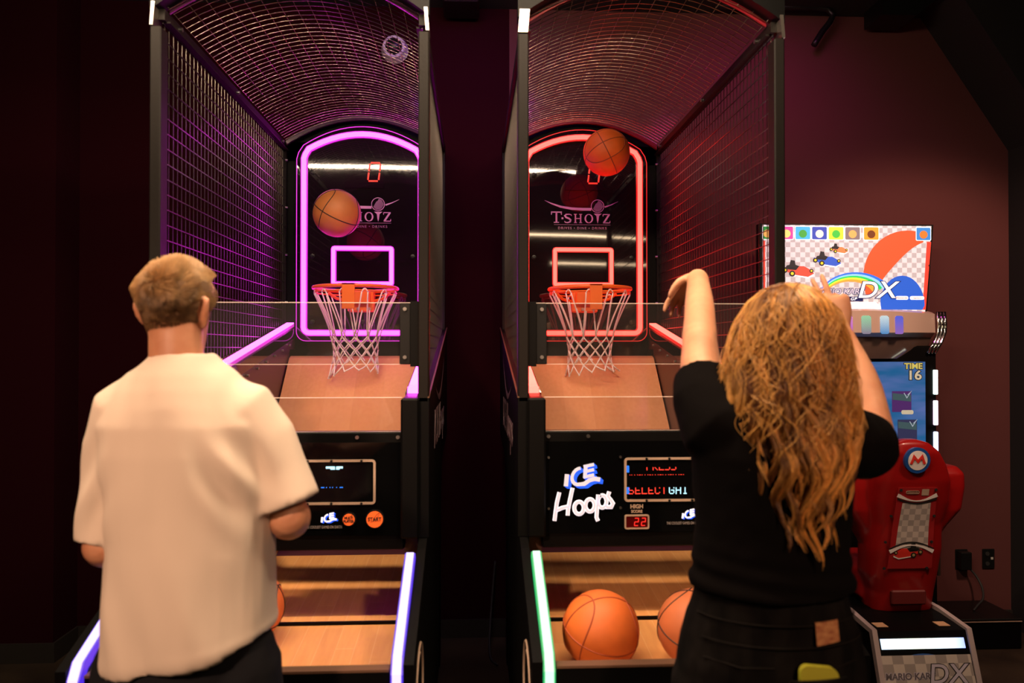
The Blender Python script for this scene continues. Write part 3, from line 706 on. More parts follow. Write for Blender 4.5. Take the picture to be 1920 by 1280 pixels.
ball((-.635, 3.6, 2.233), (.62, .20, .055), 'tan basketball in the air before the magenta neon backboard', 'basketballs thrown in the air', (.5, .3, .5))
ball((.628, 3.6, 2.532), (1.0, .17, .02), 'bright orange basketball in the air before the red neon outline', 'basketballs thrown in the air', (1.1, .2, 1.25), (.35, .06, .02))
ZT = lambda y: .665+(y-2.0)*.095+.001
ball((.365, 2.20, ZT(2.2)+.1105), (.80, .17, .03), 'plain bright orange basketball at the front left of the red game ball table', 'basketballs on the tables', (.35, .15, .25), (.35, .06, .02))
ball((.642, 2.20, ZT(2.2)+.1105), (.62, .17, .06), 'worn brown-orange basketball on the ball table beside the woman in black', 'basketballs on the tables', (.15, .35, -.75))
ball((-.692, 2.40, ZT(2.4)+.1105), (.75, .17, .05), 'orange basketball on the magenta game ball table peeking past the white shirt', 'basketballs on the tables', (.2, .5, .2))
ball((-.845, 2.96, ZT(2.96)+.1145), (.60, .16, .05), 'orange basketball at the rear of the magenta game ball return under the panel', 'basketballs on the tables', (.6, .1, .9))

# ------------------------------------------------------------------ kart arcade game at the right
def em(name, c, k=.8): return MATS.get(name) or mat(name, tuple(min(.8, v) for v in c), .4, emit=c, estr=k)
def checker(name, k, size, c1=(.62, .58, .57), c2=(.40, .37, .37)):
    m = mat(name, (.5, .5, .5), .4); nt = m.node_tree; b = nt.nodes['Principled BSDF']
    t = nt.nodes.new('ShaderNodeTexCoord'); c = nt.nodes.new('ShaderNodeTexChecker'); c.inputs['Scale'].default_value = 1/size
    mp = nt.nodes.new('ShaderNodeMapping'); mp.inputs['Scale'].default_value = (1, 0, 1); mp.inputs['Location'].default_value = (.003, .0011, .003)
    c.inputs['Color1'].default_value = (*c1, 1); c.inputs['Color2'].default_value = (*c2, 1)
    nt.links.new(t.outputs['Object'], mp.inputs[0]); nt.links.new(mp.outputs[0], c.inputs[0]); nt.links.new(c.outputs[0], b.inputs['Base Color'])
    if k: nt.links.new(c.outputs[0], b.inputs['Emission Color']); b.inputs['Emission Strength'].default_value = k
    return m
red_pl = mat('red_seat_plastic', (.27, .005, .005), .3, coat=.2)
T = thing('kart_arcade_game', 'red seated kart racing arcade game with lit checkered marquee', 'arcade game', (1.95, 3.6, 0))
# platform
pl = MB(); pl.prism([(3.05, 0), (3.13, .212), (3.2, .40), (3.38, .412), (3.97, .412), (3.97, 0)], 1.70, 2.115, 'x')
PLT = pl.build('platform', black, T)
for x in (1.70, 2.115):
    MB().prism([(3.045, 0), (3.125, .212), (3.192, .41), (3.40, .43), (3.97, .43), (3.97, .41), (3.40, .405), (3.215, .392), (3.15, .20), (3.07, 0)], x-.011, x+.011, 'x').build('chrome_edge', MATS.get('pale_chrome_edge') or mat('pale_chrome_edge', (.62, .50, .50), .3, .35), PLT)  # chrome reflections put into a pale, less metallic colour
for x in (1.765, 2.04): MB().box(x-.03, x+.02, 3.235, 3.285, .405, .4075, M=None).build('warning_sticker', mat('tan_sticker', (.6, .35, .2), .6) if x < 1.8 else MATS['tan_sticker'], PLT)
# slanted rear face: local (u, v) -> world
def RF(u, v, d=0.):     # u along x, v height; rear face between z .40 and 0
    y = 3.2-(.40-v)*.373; return (u, y-d*.94, v+d*.35)
def rface(mb, poly, d0, d1, mi=0): mb.loft([[RF(*p, d0) for p in poly], [RF(*p, d1) for p in poly]], mi)
bar = MB(); rface(bar, [(1.722, .333), (2.085, .333), (2.085, .372), (1.722, .372)], .0, .006)
bm_ = mat('lit_bar_white', (.8, .8, .8), .3); nt = bm_.node_tree; b = nt.nodes['Principled BSDF']
tc = nt.nodes.new('ShaderNodeTexCoord'); sx = nt.nodes.new('ShaderNodeSeparateXYZ'); rp_ = nt.nodes.new('ShaderNodeValToRGB'); nt.links.new(tc.outputs['Object'], sx.inputs[0])
mr = nt.nodes.new('ShaderNodeMapRange'); mr.inputs['From Min'].default_value = -.24; mr.inputs['From Max'].default_value = .14
nt.links.new(sx.outputs[0], mr.inputs[0]); nt.links.new(mr.outputs[0], rp_.inputs[0])
rp_.color_ramp.elements[0].color = (.55, .75, 1, 1); rp_.color_ramp.elements[1].color = (.15, .3, 1, 1)
e_ = rp_.color_ramp.elements.new(.45); e_.color = (.85, 1, .75, 1); e_ = rp_.color_ramp.elements.new(.8); e_.color = (.6, .8, 1, 1)
nt.links.new(rp_.outputs[0], b.inputs['Emission Color']); b.inputs['Emission Strength'].default_value = 1.7
bar.build('light_bar', bm_, PLT)
sg = MB(); rface(sg, [(1.712, .31), (2.10, .31), (2.10, .02), (1.712, .02)], .0, .002)
SG = sg.build('sign_plate', checker('plate_checker', 0, .047, (.55, .47, .42), (.33, .28, .26)), PLT)

navy = em('sign_navy', (.01, .015, .10), .5); wht = em('sign_white', (1, .97, 1), .95); silv = em('sign_silver', (.52, .50, .62), .7)
RB = [em('rainbow_blue', (.03, .16, .75)), em('rainbow_sky', (.25, .60, .95)), em('rainbow_green', (.02, .60, .12)), em('rainbow_yellow', (.95, .80, .05)), em('rainbow_orange', (.95, .35, .05))]
def kart_logo(parent, x0, z0, k, y, lit=True, slope=None):
    """lettering of the game; k = metres per photo pixel of the marquee, (x0,z0) = lower left"""
    f = (lambda a, b: (x0+a*k, z0+b*k))
    mats = RB if lit else LRB
    def put(mb, name, ma):
        if slope:
            q = MB()
            q.add([RF(v[0], v[2], -(v[1])) for v in mb.v], mb.f); q.m = list(mb.m); mb = q
        mb.build(name, ma, parent)
    g = MB()
    for i in range(5):
        n = 20; pts = []; ws = []
        for j in range(n+1):
            t = j/n; a = math.radians(172-t*140)
            R_ = 62-i*6.0*(.25+.75*t)
            pts.append(f(72+R_*1.12*math.cos(a), -4+R_*.80*math.sin(a)+2)); ws.append(k*(1.6+5.2*t))
        g.ribbon(pts, ws, y-.0010-i*.0001, y, i)
    put(g, 'rainbow_arc', mats)
    a = MB(); R4 = Matrix.Rotation(PI/2, 4, 'X')
    a.text('MARIO KART', 14.5*k, (x0+42*k, y-.0032, z0+14*k), ext=.0008, shear=.15, offset=.0008, rot=R4, xs=1.08); put(a, 'title_lettering', MSIL if not lit else silv)
    a = MB(); a.text('MARIO KART', 14.5*k, (x0+42*k, y-.0026, z0+14*k), ext=.0004, shear=.15, offset=.0032*k/.0029, rot=R4, xs=1.08); put(a, 'title_outline', navy if lit else LSILV)
    a = MB(); a.box(x0-3*k, x0+86*k, y-.0016, y-.001, z0-3.5*k, z0+5*k); put(a, 'title_band', navy if lit else btn_t)
    a = MB(); a.text('ARCADE GP', 8*k, (x0+47*k, y-.003, z0+.6*k), ext=.0006, shear=.3, offset=.0003, rot=R4, xs=1.1, space=1.15); put(a, 'subtitle_lettering', wht if lit else frame_tan)
    a = MB(); a.text('DX', 43*k, (x0+110*k, y-.0034, z0+16*k), ext=.0008, shear=.25, offset=.0048*k/.0029, rot=R4, xs=1.15); put(a, 'letter_outline', navy if lit else btn_t)
    a = MB(); a.text('DX', 43*k, (x0+110*k, y-.0044, z0+16*k), ext=.0010, shear=.25, offset=.0012*k/.0029, rot=R4, xs=1.15); put(a, 'letter_face', wht if lit else LSILV)
LRB = [mat('print_blue', (.03, .10, .35), .4), mat('print_sky', (.15, .35, .60), .4), mat('print_green', (.03, .30, .08), .4), mat('print_yellow', (.65, .45, .04), .4), mat('print_red', (.65, .08, .03), .4)]
MSIL = mat('print_silver', (.12, .10, .11), .4); LSILV = mat('print_lilac_silver', (.5, .45, .55), .35)
kart_logo(SG, 1.725, .20, .00232, .0, lit=False, slope=True)

# seat shell
sb = MB(); rings = []
for z_, cx_, cy_, hw_, hd_ in ((.405, 1.965, 3.50, .145, .09), (.50, 1.965, 3.49, .15, .10), (.58, 1.955, 3.47, .165, .10), (.70, 1.95, 3.44, .175, .095), (.82, 1.945, 3.41, .165, .085), (.92, 1.945, 3.38, .185, .08), (1.02, 1.94, 3.35, .18, .075), (1.09, 1.932, 3.335, .16, .07), (1.15, 1.927, 3.32, .125, .065), (1.19, 1.922, 3.315, .08, .05), (1.205, 1.92, 3.31, .03, .025)):
    rings.append([(cx_+hw_*math.copysign(abs(math.cos(a))**.6, math.cos(a)), cy_+hd_*math.copysign(abs(math.sin(a))**.55, math.sin(a)), z_) for a in [2*PI*k/28 for k in range(28)]])
sb.loft(rings)
for q in (-1, 1):
    rg = []
    for z_, e, d in ((.72, .17, .05), (.80, .21, .08), (.88, .27, .10), (.98, .285, .105), (1.04, .285, .10), (1.07, .265, .07)):
        rg.append([(1.94+q*(e-.08)+q*.08*math.copysign(abs(math.cos(a))**.5, math.cos(a)), 3.45+d*math.copysign(abs(math.sin(a))**.5, math.sin(a)), z_) for a in [2*PI*k/24 for k in range(24)]])
    sb.loft(rg)
sb.box(1.80, 2.12, 3.48, 3.85, .41, .60, bev=.04)
me = blob(sb, .007, 8)
SEAT = link_mesh(me, 'seat', red_pl, T, 'red moulded plastic bucket seat')
def sy(z): return 3.36-(z-.92)*.235+.0      # rear surface of the seat back
def SP(u, v, d=0.):    # point on the seat rear, u from seat centre
    y0 = np.interp(v, [.45, .58, .70, .82, .92, 1.02, 1.08, 1.13], [3.392, 3.370, 3.345, 3.325, 3.30, 3.275, 3.265, 3.255])
    return (np.interp(v, [.45, 1.13], [1.962, 1.925])+u, y0-d-.003, v)
def sface(poly, d0, d1, name, ma, parent):
    return MB().loft([[SP(*p, d0) for p in poly], [SP(*p, d1) for p in poly]]).build(name, ma, parent)
def on_seat(mb, d=0.):
    q = MB(); q.add([SP(v[0], v[2], -v[1]+d) for v in mb.v], mb.f); q.m = list(mb.m); return q
circ = lambda cx, cz, r, n=32: [(cx+r*math.cos(2*PI*k/n), cz+r*math.sin(2*PI*k/n)) for k in range(n)]
em_b = mat('emblem_blue', (.012, .07, .28), .35); em_w = mat('emblem_white', (.75, .68, .66), .4); em_r = mat('emblem_red', (.62, .03, .02), .4)
EB = sface(circ(0, 1.118, .057), -.03, .008, 'round_emblem', em_b, SEAT)
sface(circ(0, 1.118, .043), .008, .0095, 'emblem_disc', em_w, EB)
on_seat(MB().ribbon([(-.030, 1.103), (-.018, 1.135), (0, 1.114), (.018, 1.135), (.030, 1.103)], .011, -.012, -.009)).build('emblem_letter', em_r, EB)
dk = MB(); n = 10
DP = [(-.105, .62), (-.075, .995), (.105, .995), (.105, .62)]
def strip(poly_fn, rows, d0, d1, name, ma, parent):
    q = MB(); rings = []
    for v in rows:
        a, b = poly_fn(v); rings.append([SP(a, v, d0), SP(b, v, d0), SP(b, v, d1), SP(a, v, d1)])
    q.loft(rings); return q.build(name, ma, parent)
DEC = strip(lambda v: (-.075-(.995-v)*.08, .10), [.995-.375*i/12 for i in range(13)], -.002, .0025, 'rear_decal', mat('decal_dark_red', (.30, .012, .014), .4), SEAT)
strip(lambda v: (-.052-(.93-v)*.10, .075), [.925-.21*i/8 for i in range(9)], .0025, .0035, 'checker_field', checker('seat_checker', 0, .0265, (.5, .42, .38), (.33, .28, .26)), DEC)
q = MB().ribbon([(-.078+.178*t, .962-.028*math.sin(PI*t)) for t in [i/12 for i in range(13)]], [.018-.013*math.sin(PI*i/12) for i in range(13)], -.0045, -.003); on_seat(q).build('white_curve', em_w, DEC)
q = MB().ribbon([(-.078+.178*t, .945-.022*math.sin(PI*t)) for t in [i/12 for i in range(13)]], .006, -.005, -.003); on_seat(q).build('black_curve', btn_t, DEC)
q = MB().ribbon([(-.10+.20*t, .70+.030*math.sin(PI*t)) for t in [i/12 for i in range(13)]], [.018-.013*math.sin(PI*i/12) for i in range(13)], -.0055, -.0035); on_seat(q).build('white_curve', em_w, DEC)
q = MB().ribbon([(-.10+.20*t, .714+.030*math.sin(PI*t)) for t in [i/12 for i in range(13)]], .005, -.006, -.0035); on_seat(q).build('black_curve', btn_t, DEC)
q = MB().ribbon(rrect(-.040, .018, .968, .981, .006, 3), .0018, -.005, -.003, closed=True); q.text('Nintendo', .0125, (-.011, -.004, .9742), ext=.0005); on_seat(q).build('maker_lettering', frame_tan, DEC)
on_seat(MB().box(.030, .062, -.004, -.003, .960, .988)).build('maker_badge', frame_tan, DEC)
# a plain red kart picture
def kart_pic(mbs, cx, cz, k, flip=1):
    red, dark, yel, whi = mbs; F = lambda a, b: (cx+flip*a*k, cz+b*k)
    def poly(mb, pts, y0=-.0042, y1=-.003): mb.prism([F(*p) for p in pts], y0, y1, 'y')
    poly(dark, [(-30, 4), (-10, 12), (14, 20), (34, 16), (40, 6), (10, -4), (-20, -6)], -.0036)
    poly(red, [(-48, -8), (-40, 2), (-18, 14), (-4, 14), (6, 2), (30, 4), (44, 12), (46, 2), (10, -12), (-30, -18)])
    poly(whi, [(-46, -10), (-30, -18), (10, -12), (10, -15), (-30, -22), (-47, -14)], -.0046)
    poly(dark, [(6, 8), (10, 30), (22, 32), (28, 10)], -.005)
    for a, b, r in ((18, -8, 9), (40, 2, 8), (-40, 0, 6)):
        dark.prism([F(a+r*math.cos(2*PI*i/14), b+r*math.sin(2*PI*i/14)) for i in range(14)], -.0056, -.003, 'y'); yel.prism([F(a+r*.5*math.cos(2*PI*i/12), b+r*.5*math.sin(2*PI*i/12)) for i in range(12)], -.0062, -.003, 'y')
ms = [MB(), MB(), MB(), MB()]; kart_pic(ms, -.015, .695, .0014)
for m_, nm_, ma in zip(ms, ('kart_body', 'kart_tyres', 'kart_hubs', 'kart_side'), (em_r, btn_t, mat('print_tan', (.4, .3, .12), .5), em_w)): on_seat(m_).build('printed_'+nm_, ma, DEC)
for u, v in ((-.065, .985), (.092, .985), (-.10, .865), (.095, .865), (-.12, .745), (.09, .745), (-.12, .622), (.075, .622)):
    p = SP(u, v, .004); MB().cyl(p, .006, .006, 12, 'y').build('bolt', btn_t, SEAT)
MB().box(1.88, 2.04, 3.375, 3.40, .45, .515, bev=.006).build('rear_hatch', mat('shadow_red_plastic', (.09, .003, .003), .6), SEAT)  # shade of the hatch recess put into a darker red

# cabinet with screen
CAB = MB().box(1.515, 2.455, 3.96, 4.22, .0, 1.62, bev=.008).build('screen_cabinet', black, T)
MB().box(2.462, 2.476, 3.97, 3.985, .40, .62).build('corner_strip', steel, CAB)
scr = bpy.data.materials.new('screen_picture'); scr.use_nodes = True; nt = scr.node_tree; b = nt.nodes['Principled BSDF']
b.inputs['Base Color'].default_value = (.01, .01, .01, 1); b.inputs['Roughness'].default_value = .1
tc = nt.nodes.new('ShaderNodeTexCoord'); n_ = nt.nodes.new('ShaderNodeTexNoise'); n_.inputs['Scale'].default_value = 5
mp = nt.nodes.new('ShaderNodeMapping'); mp.inputs['Scale'].default_value = (.8, 1, 3.2)
rr = nt.nodes.new('ShaderNodeValToRGB'); rr.color_ramp.elements[0].position = .35; rr.color_ramp.elements[1].position = .68
rr.color_ramp.elements[0].color = (.012, .12, .30, 1); rr.color_ramp.elements[1].color = (.10, .16, .42, 1)
nt.links.new(tc.outputs['Object'], mp.inputs[0]); nt.links.new(mp.outputs[0], n_.inputs['Vector']); nt.links.new(n_.outputs['Fac'], rr.inputs[0]); nt.links.new(rr.outputs[0], b.inputs['Emission Color']); b.inputs['Emission Strength'].default_value = .85
SCR = MB().box(1.56, 2.388, 3.952, 3.962, .93, 1.535).build('screen', scr, CAB)
cyel = em('screen_yellow', (.45, .42, .12), .7); cgold = em('screen_pale', (.42, .40, .30), .7); tdark = em('tile_plum', (.045, .015, .09), 1); tgreen = em('tile_olive', (.03, .06, .07), 1); tgrey = em('tile_grey', (.02, .022, .06), 1); lpale = em('line_pale', (.25, .32, .4), .8)
ys_ = 3.951
for off, ma, nm_, dy in ((.004, btn_t, 'time_outline', 0), (.0012, cyel, 'time_lettering', -.0012)): MB().text('TIME', .042, (2.322, ys_+dy, 1.511), ext=.0004, offset=off, xs=1.1).build(nm_, ma, SCR)
for off, ma, nm_, dy in ((.005, btn_t, 'time_digits_outline', 0), (.0015, cgold, 'time_digits', -.0012)): MB().text('16', .068, (2.327, ys_+dy, 1.462), ext=.0004, offset=off, xs=1.2).build(nm_, ma, SCR)
for x0, z0 in ((2.205, 1.27), (2.035, 1.27), (1.865, 1.27), (2.235, 1.12), (2.065, 1.12), (1.895, 1.12)):
    MB().box(x0, x0+.105, ys_-.001, ys_, z0, z0+.11).build('course_tile', tdark if z0 > 1.2 else tgrey, SCR)
    MB().prism([(x0+.003, z0+.065), (x0+.102, z0+.055), (x0+.102, z0+.09), (x0+.003, z0+.10)], ys_-.002, ys_-.001).build('tile_picture', tgreen, SCR)
    MB().ribbon([(x0+.065, z0+.10), (x0+.08, z0+.075), (x0+.105, z0+.11), (x0+.085, z0+.09)], .004, ys_-.003, ys_-.0015).build('track_outline', lpale, SCR)
    if z0 > 1.2: MB().prism(rrect(x0+.05, x0+.115, z0-.012, z0+.010, .008, 3), ys_-.003, ys_-.0015).build('name_pill', cgold, SCR)
for sd in (0, 1):
    for z0, z1, c in ((1.362, 1.492, (.75, 1, .9)), (1.20, 1.33, (1, .75, 1)), (1.035, 1.165, (.6, .7, 1)), (.87, 1.0, (.7, 1, .8))):
        x0 = 2.434 if sd else 1.516
        MB().box(x0, x0+.020, 3.945, 3.965, z0, z1, bev=.003).build('side_light_bar', em('bar_%d' % int(z0*100), c, 2.2), CAB)
# marquee
mx = lambda px: 1.533+(px-1430)*.002915
mz = lambda py: 2.262-(py-422)*.00284
MQ = MB().prism([(1.52, 1.80), (2.43, 1.80), (2.468, 2.27), (1.52, 2.27)], 4.003, 4.06, 'y').build('marquee', blackp, T)
mfield = MB().prism([(mx(1430), 1.80), (mx(1733), 1.80), (mx(1746), mz(422)), (mx(1430), mz(422))], 3.998, 4.003, 'y').build('marquee_face', checker('marquee_checker', .72, .0265, (.70, .66, .70), (.44, .41, .43)), MQ)
YM = 3.998
bo_r = em('sign_red', (.75, .05, .03), .85)
def mp_(pts): return [(mx(a), mz(b_)) for a, b_ in pts]
for nm_, pts in (('red_edge', [(1430, 452), (1434, 452), (1434, 580), (1430, 580)]), ('red_edge', [(1737, 452), (1745, 452), (1734, 580), (1728, 580)])): MB().prism(mp_(pts), YM-.0012, YM, 'y').build(nm_, bo_r, MQ)
tiles = [(1429, 1447, (.02, .25, .05), (.7, .4, .1)), (1460, 1487, (.8, .06, .35), (.9, .7, .2)), (1489, 1519, (.05, .45, .8), (.05, .35, .05)), (1520, 1550, (.03, .07, .45), (.85, .75, .7)), (1551, 1581, (.8, .7, .05), (.05, .5, .06)), (1582, 1612, (.20, .16, .17), (.75, .40, .12)), (1617, 1647, (.85, .33, .03), (.14, .04, .01)), (1716, 1745, (.04, .22, .6), (.8, .18, .03))]
for i, (a, b_, c1, c2) in enumerate(tiles):
    tl = MB().prism([(mx(u), mz(v)) for u, v in rrect(a, b_, 424, 450, 2.5, 3)], YM-.0012, YM, 'y').build('tile_border', wht, MQ)
    MB().prism([(mx(u), mz(v)) for u, v in rrect(a+1.3, b_-1.3, 425.3, 448.7, 2, 3)], YM-.002, YM-.001, 'y').build('tile_field', em('tilec_%d' % i, c1), tl)
    MB().prism([(mx(u), mz(v)) for u, v in circ((a+b_)/2, 438.5, 7.5, 20)], YM-.0028, YM-.001, 'y').build('tile_disc', em('tiled_%d' % i, c2), tl)
# plain red and blue curved shapes stand in for the printed artwork
MB().ribbon(mp_([(1630+100*(1-math.cos(t*PI/2)), 552-108*math.sin(t*PI/2)) for t in [i/18 for i in range(19)]]), [.05+.10*math.sin(PI*i/18) for i in range(19)], YM-.0010, YM).build('red_swoosh', em('art_red', (.72, .09, .03), .85), MQ)
MB().prism(mp_([(1650, 580)]+[(1690+42*math.cos(math.radians(t)), 572-56*math.sin(math.radians(t))) for t in range(170, -1, -10)]+[(1728, 580)]), YM-.0016, YM, 'y').build('blue_swoosh', em('art_blue', (.02, .10, .55), .85), MQ)
MB().prism(mp_([(1560, 580), (1540, 566), (1640, 566), (1655, 580)]), YM-.0014, YM, 'y').build('white_base', wht, MQ)
for cx_, cy_, k_, c in ((1495, 508, .0029*.62, (.75, .08, .05)), (1549, 489, .0029*.55, (.03, .10, .55)), (1571, 468, .0029*.36, (.75, .22, .08))):
    ms = [MB(), MB(), MB(), MB()]; kart_pic(ms, mx(cx_), mz(cy_), k_, -1)
    for m_, nm_, ma in zip(ms, ('body', 'tyres', 'hubs', 'side'), (em('kart_%d' % cx_, c), em('sign_dark', (.02, .02, .025), .6), em('sign_yellow', (.9, .65, .03)), wht)):
        m_.v = [(v[0], v[1]+YM+.003, v[2]) for v in m_.v]; m_.build('printed_kart_'+nm_, ma, MQ)
kart_logo(MQ, mx(1530), mz(561), .00290, YM-.002)
for a, b_, s_, c in ((1677, 1701, 'Nintendo', frame_tan), (1704, 1731, 'namco', em_r)):
    cp = MB().prism([(mx(u), mz(v)) for u, v in rrect(a, b_, 554.5, 561.5, 3.4, 4)], YM-.003, YM, 'y').build('maker_capsule', wht, MQ)
    MB().text(s_, .0165, ((mx(a)+mx(b_))/2, YM-.0036, mz(558)), ext=.0004).build('maker_lettering', bo_r, cp)
MB().prism(circ(2.44, 2.05, .005, 12), YM-.004, YM).build('bolt', btn_t, MQ)
# curved console under the marquee
con = mat('pearl_grey_console', (.66, .48, .40), .3, .1, coat=.4); con2 = mat('smoky_underside', (.30, .19, .15), .12, .3, coat=.5)
def yc(x): return 3.80+.17*((x-1.985)/.47)**2
xs_ = [1.515+.94*i/20 for i in range(21)]
q = MB(); q.loft([[(x, yc(x), 1.685+.01*abs(x-1.985)), (x, yc(x)+.004, 1.798-.02*abs(x-1.985)), (x, yc(x)+.03, 1.808-.02*abs(x-1.985)), (x, 4.05, 1.81), (x, 4.05, 1.62), (x, yc(x)+.035, 1.665)] for x in xs_])
CON = q.build('console_hood', con, T, True, auto=35)
q = MB(); q.loft([[(x, yc(x)+.037, 1.664), (x, 4.04, 1.625), (x, 4.0, 1.545), (x, yc(x)+.11, 1.552), (x, yc(x)+.075, 1.60)] for x in xs_])
q.build('hood_underside', con2, CON, True, auto=35)
holo = []
for i, (c1, c2) in enumerate((((1, .25, .6), (.4, .05, .5)), ((.9, .6, .1), (.2, .5, .3)), ((1, .3, .9), (.45, .05, .6)), ((.35, .8, .45), (.25, .22, .35)), ((.75, .95, 1), (.0, .28, .7)), ((.02, .10, .9), (.30, .12, .6)))):
    xc_ = 1.665+.1255*i if i < 2 else 1.665+.1255*i-.02
    xc_ = [1.61, 1.725, 1.895, 1.99, 2.09, 2.178][i]
    m = mat('holo_%d' % i, (.2, .2, .2), .15, .5); nt = m.node_tree; b = nt.nodes['Principled BSDF']
    tc = nt.nodes.new('ShaderNodeTexCoord'); wv = nt.nodes.new('ShaderNodeTexWave'); wv.inputs['Scale'].default_value = 75; wv.bands_direction = 'DIAGONAL'
    mpx = nt.nodes.new('ShaderNodeMapping'); mpx.inputs['Scale'].default_value = (1, 0, 1)
    sx = nt.nodes.new('ShaderNodeSeparateXYZ'); mr = nt.nodes.new('ShaderNodeMapRange'); mr.inputs['From Min'].default_value = 1.68; mr.inputs['From Max'].default_value = 1.77
    rm = nt.nodes.new('ShaderNodeMix'); rm.data_type = 'RGBA'; rm.inputs['A'].default_value = (*c2, 1); rm.inputs['B'].default_value = (*c1, 1)
    ml = nt.nodes.new('ShaderNodeMath'); ml.operation = 'MULTIPLY_ADD'; ml.inputs[1].default_value = 1.1; ml.inputs[2].default_value = .15
    nt.links.new(tc.outputs['Object'], mpx.inputs[0]); nt.links.new(mpx.outputs[0], wv.inputs[0]); nt.links.new(tc.outputs['Object'], sx.inputs[0]); nt.links.new(sx.outputs[2], mr.inputs[0]); nt.links.new(mr.outputs[0], rm.inputs['Factor'])
    nt.links.new(wv.outputs[0], ml.inputs[0]); nt.links.new(rm.outputs['Result'], b.inputs['Emission Color']); nt.links.new(ml.outputs[0], b.inputs['Emission Strength'])
    q = MB(); po = rrect(xc_-.025, xc_+.025, 1.679, 1.772, .012, 4)
    q.loft([[(u, yc(u)-.003+(v-1.685)*.035, v) for u, v in po], [(u, yc(u)+.006, v) for u, v in po]]); q.build('lit_window', m, CON)
for sd in (-1, 1):
    xq = 1.985+sd*.474
    e = MB()
    for k in range(3):
        x0 = xq+sd*(.012+.018*k)
        e = MB().tube([(x0, 3.975, 1.80), (x0, 3.965, 1.735), (x0, 3.97, 1.688), (x0-sd*.035, 3.95, 1.635), (x0-sd*.07, 3.95, 1.58)], .009, 10)
        e.build('chrome_fin', chrome, CON, True)

# ------------------------------------------------------------------ outlets, box
def outlet(x, label, plug):
    t = thing('wall_outlet', label, 'outlet', (x, WY, .40))
    MB().box(x-.036, x+.036, WY-.008, WY, .338, .452, bev=.003).build('cover_plate', blackp, t)
    if not plug:
        MB().box(x+.012, x+.026, WY-.0095, WY-.007, .392, .405).build('indicator', mat('pale_plastic', (.5, .5, .45), .5), t)
        for zz in (.425, .368): MB().cyl((x-.008, WY-.009, zz), .012, .004, 16, 'y').build('socket', rubber, t)
    else:
        for zz in (.422, .37): MB().cyl((x, WY-.009, zz), .014, .004, 16, 'y').build('socket', rubber, t)
outlet(2.803, 'black wall outlet with a plug and cable, nearer the kart game', True)
outlet(2.963, 'black wall outlet without a cable, further right on the back wall', False)
cbx = thing('adapter_plug', 'black plug block and cable running from the outlet down to the black box', 'plug', (2.803, 4.25, .36))
MB().box(2.772, 2.834, 4.245, 4.291, .345, .445, bev=.004).build('plug_block', blackp, cbx)
MB().limb([(2.83, 4.26, .35), (2.855, 4.24, .31), (2.86, 4.2, .26), (2.83, 4.15, .215), (2.78, 4.12, .19), (2.745, 4.1, .171)], [.006]*6, 8, sub=6).build('cord', rubber, cbx, True)
bx = thing('subwoofer_box', 'low black box on the floor under the wall outlets', 'box', (2.68, 4.12, 0))
MB().box(2.55, 2.93, 3.98, 4.27, .0, .15, bev=.006).build('body', black, bx)
MB().box(2.55, 2.93, 3.975, 4.275, .152, .165, bev=.004).build('lid', blackp, bx)
MB().box(2.575, 2.925, 3.972, 3.976, .148, .152).build('trim_strip', frame_tan, bx)

# ------------------------------------------------------------------ people
skin_m = mat('skin_man', (.52, .235, .125), .5, sss=.12); noisy(skin_m, (.46, .19, .10), (.56, .26, .145), 14)
skin_f = mat('skin_woman', (.62, .30, .17), .5, sss=.12); noisy(skin_f, (.56, .25, .14), (.66, .33, .19), 14)
tee_w = mat('cream_cotton', (.70, .57, .46), .9, bump=(900, .25, .0006))
tee_b = mat('black_cotton', (.004, .003, .003), 1., spec=.06, bump=(900, .25, .0006))
trou = mat('black_trousers', (.006, .006, .008), .9, spec=.2)
denim = mat('black_denim', (.010, .008, .008), 1., spec=.06, bump=(700, .5, .001)); noisy(denim, (.004, .0035, .0035), (.009, .0075, .007), 26, (1, 1, .25))
shoe_m = mat('dark_shoe', (.02, .02, .02), .6); sole_m = mat('white_sole', (.5, .48, .45), .6)
eye_w = mat('eye_white', (.75, .72, .7), .2); eye_d = mat('eye_iris', (.03, .05, .07), .15); lip = mat('lips', (.5, .17, .13), .45)

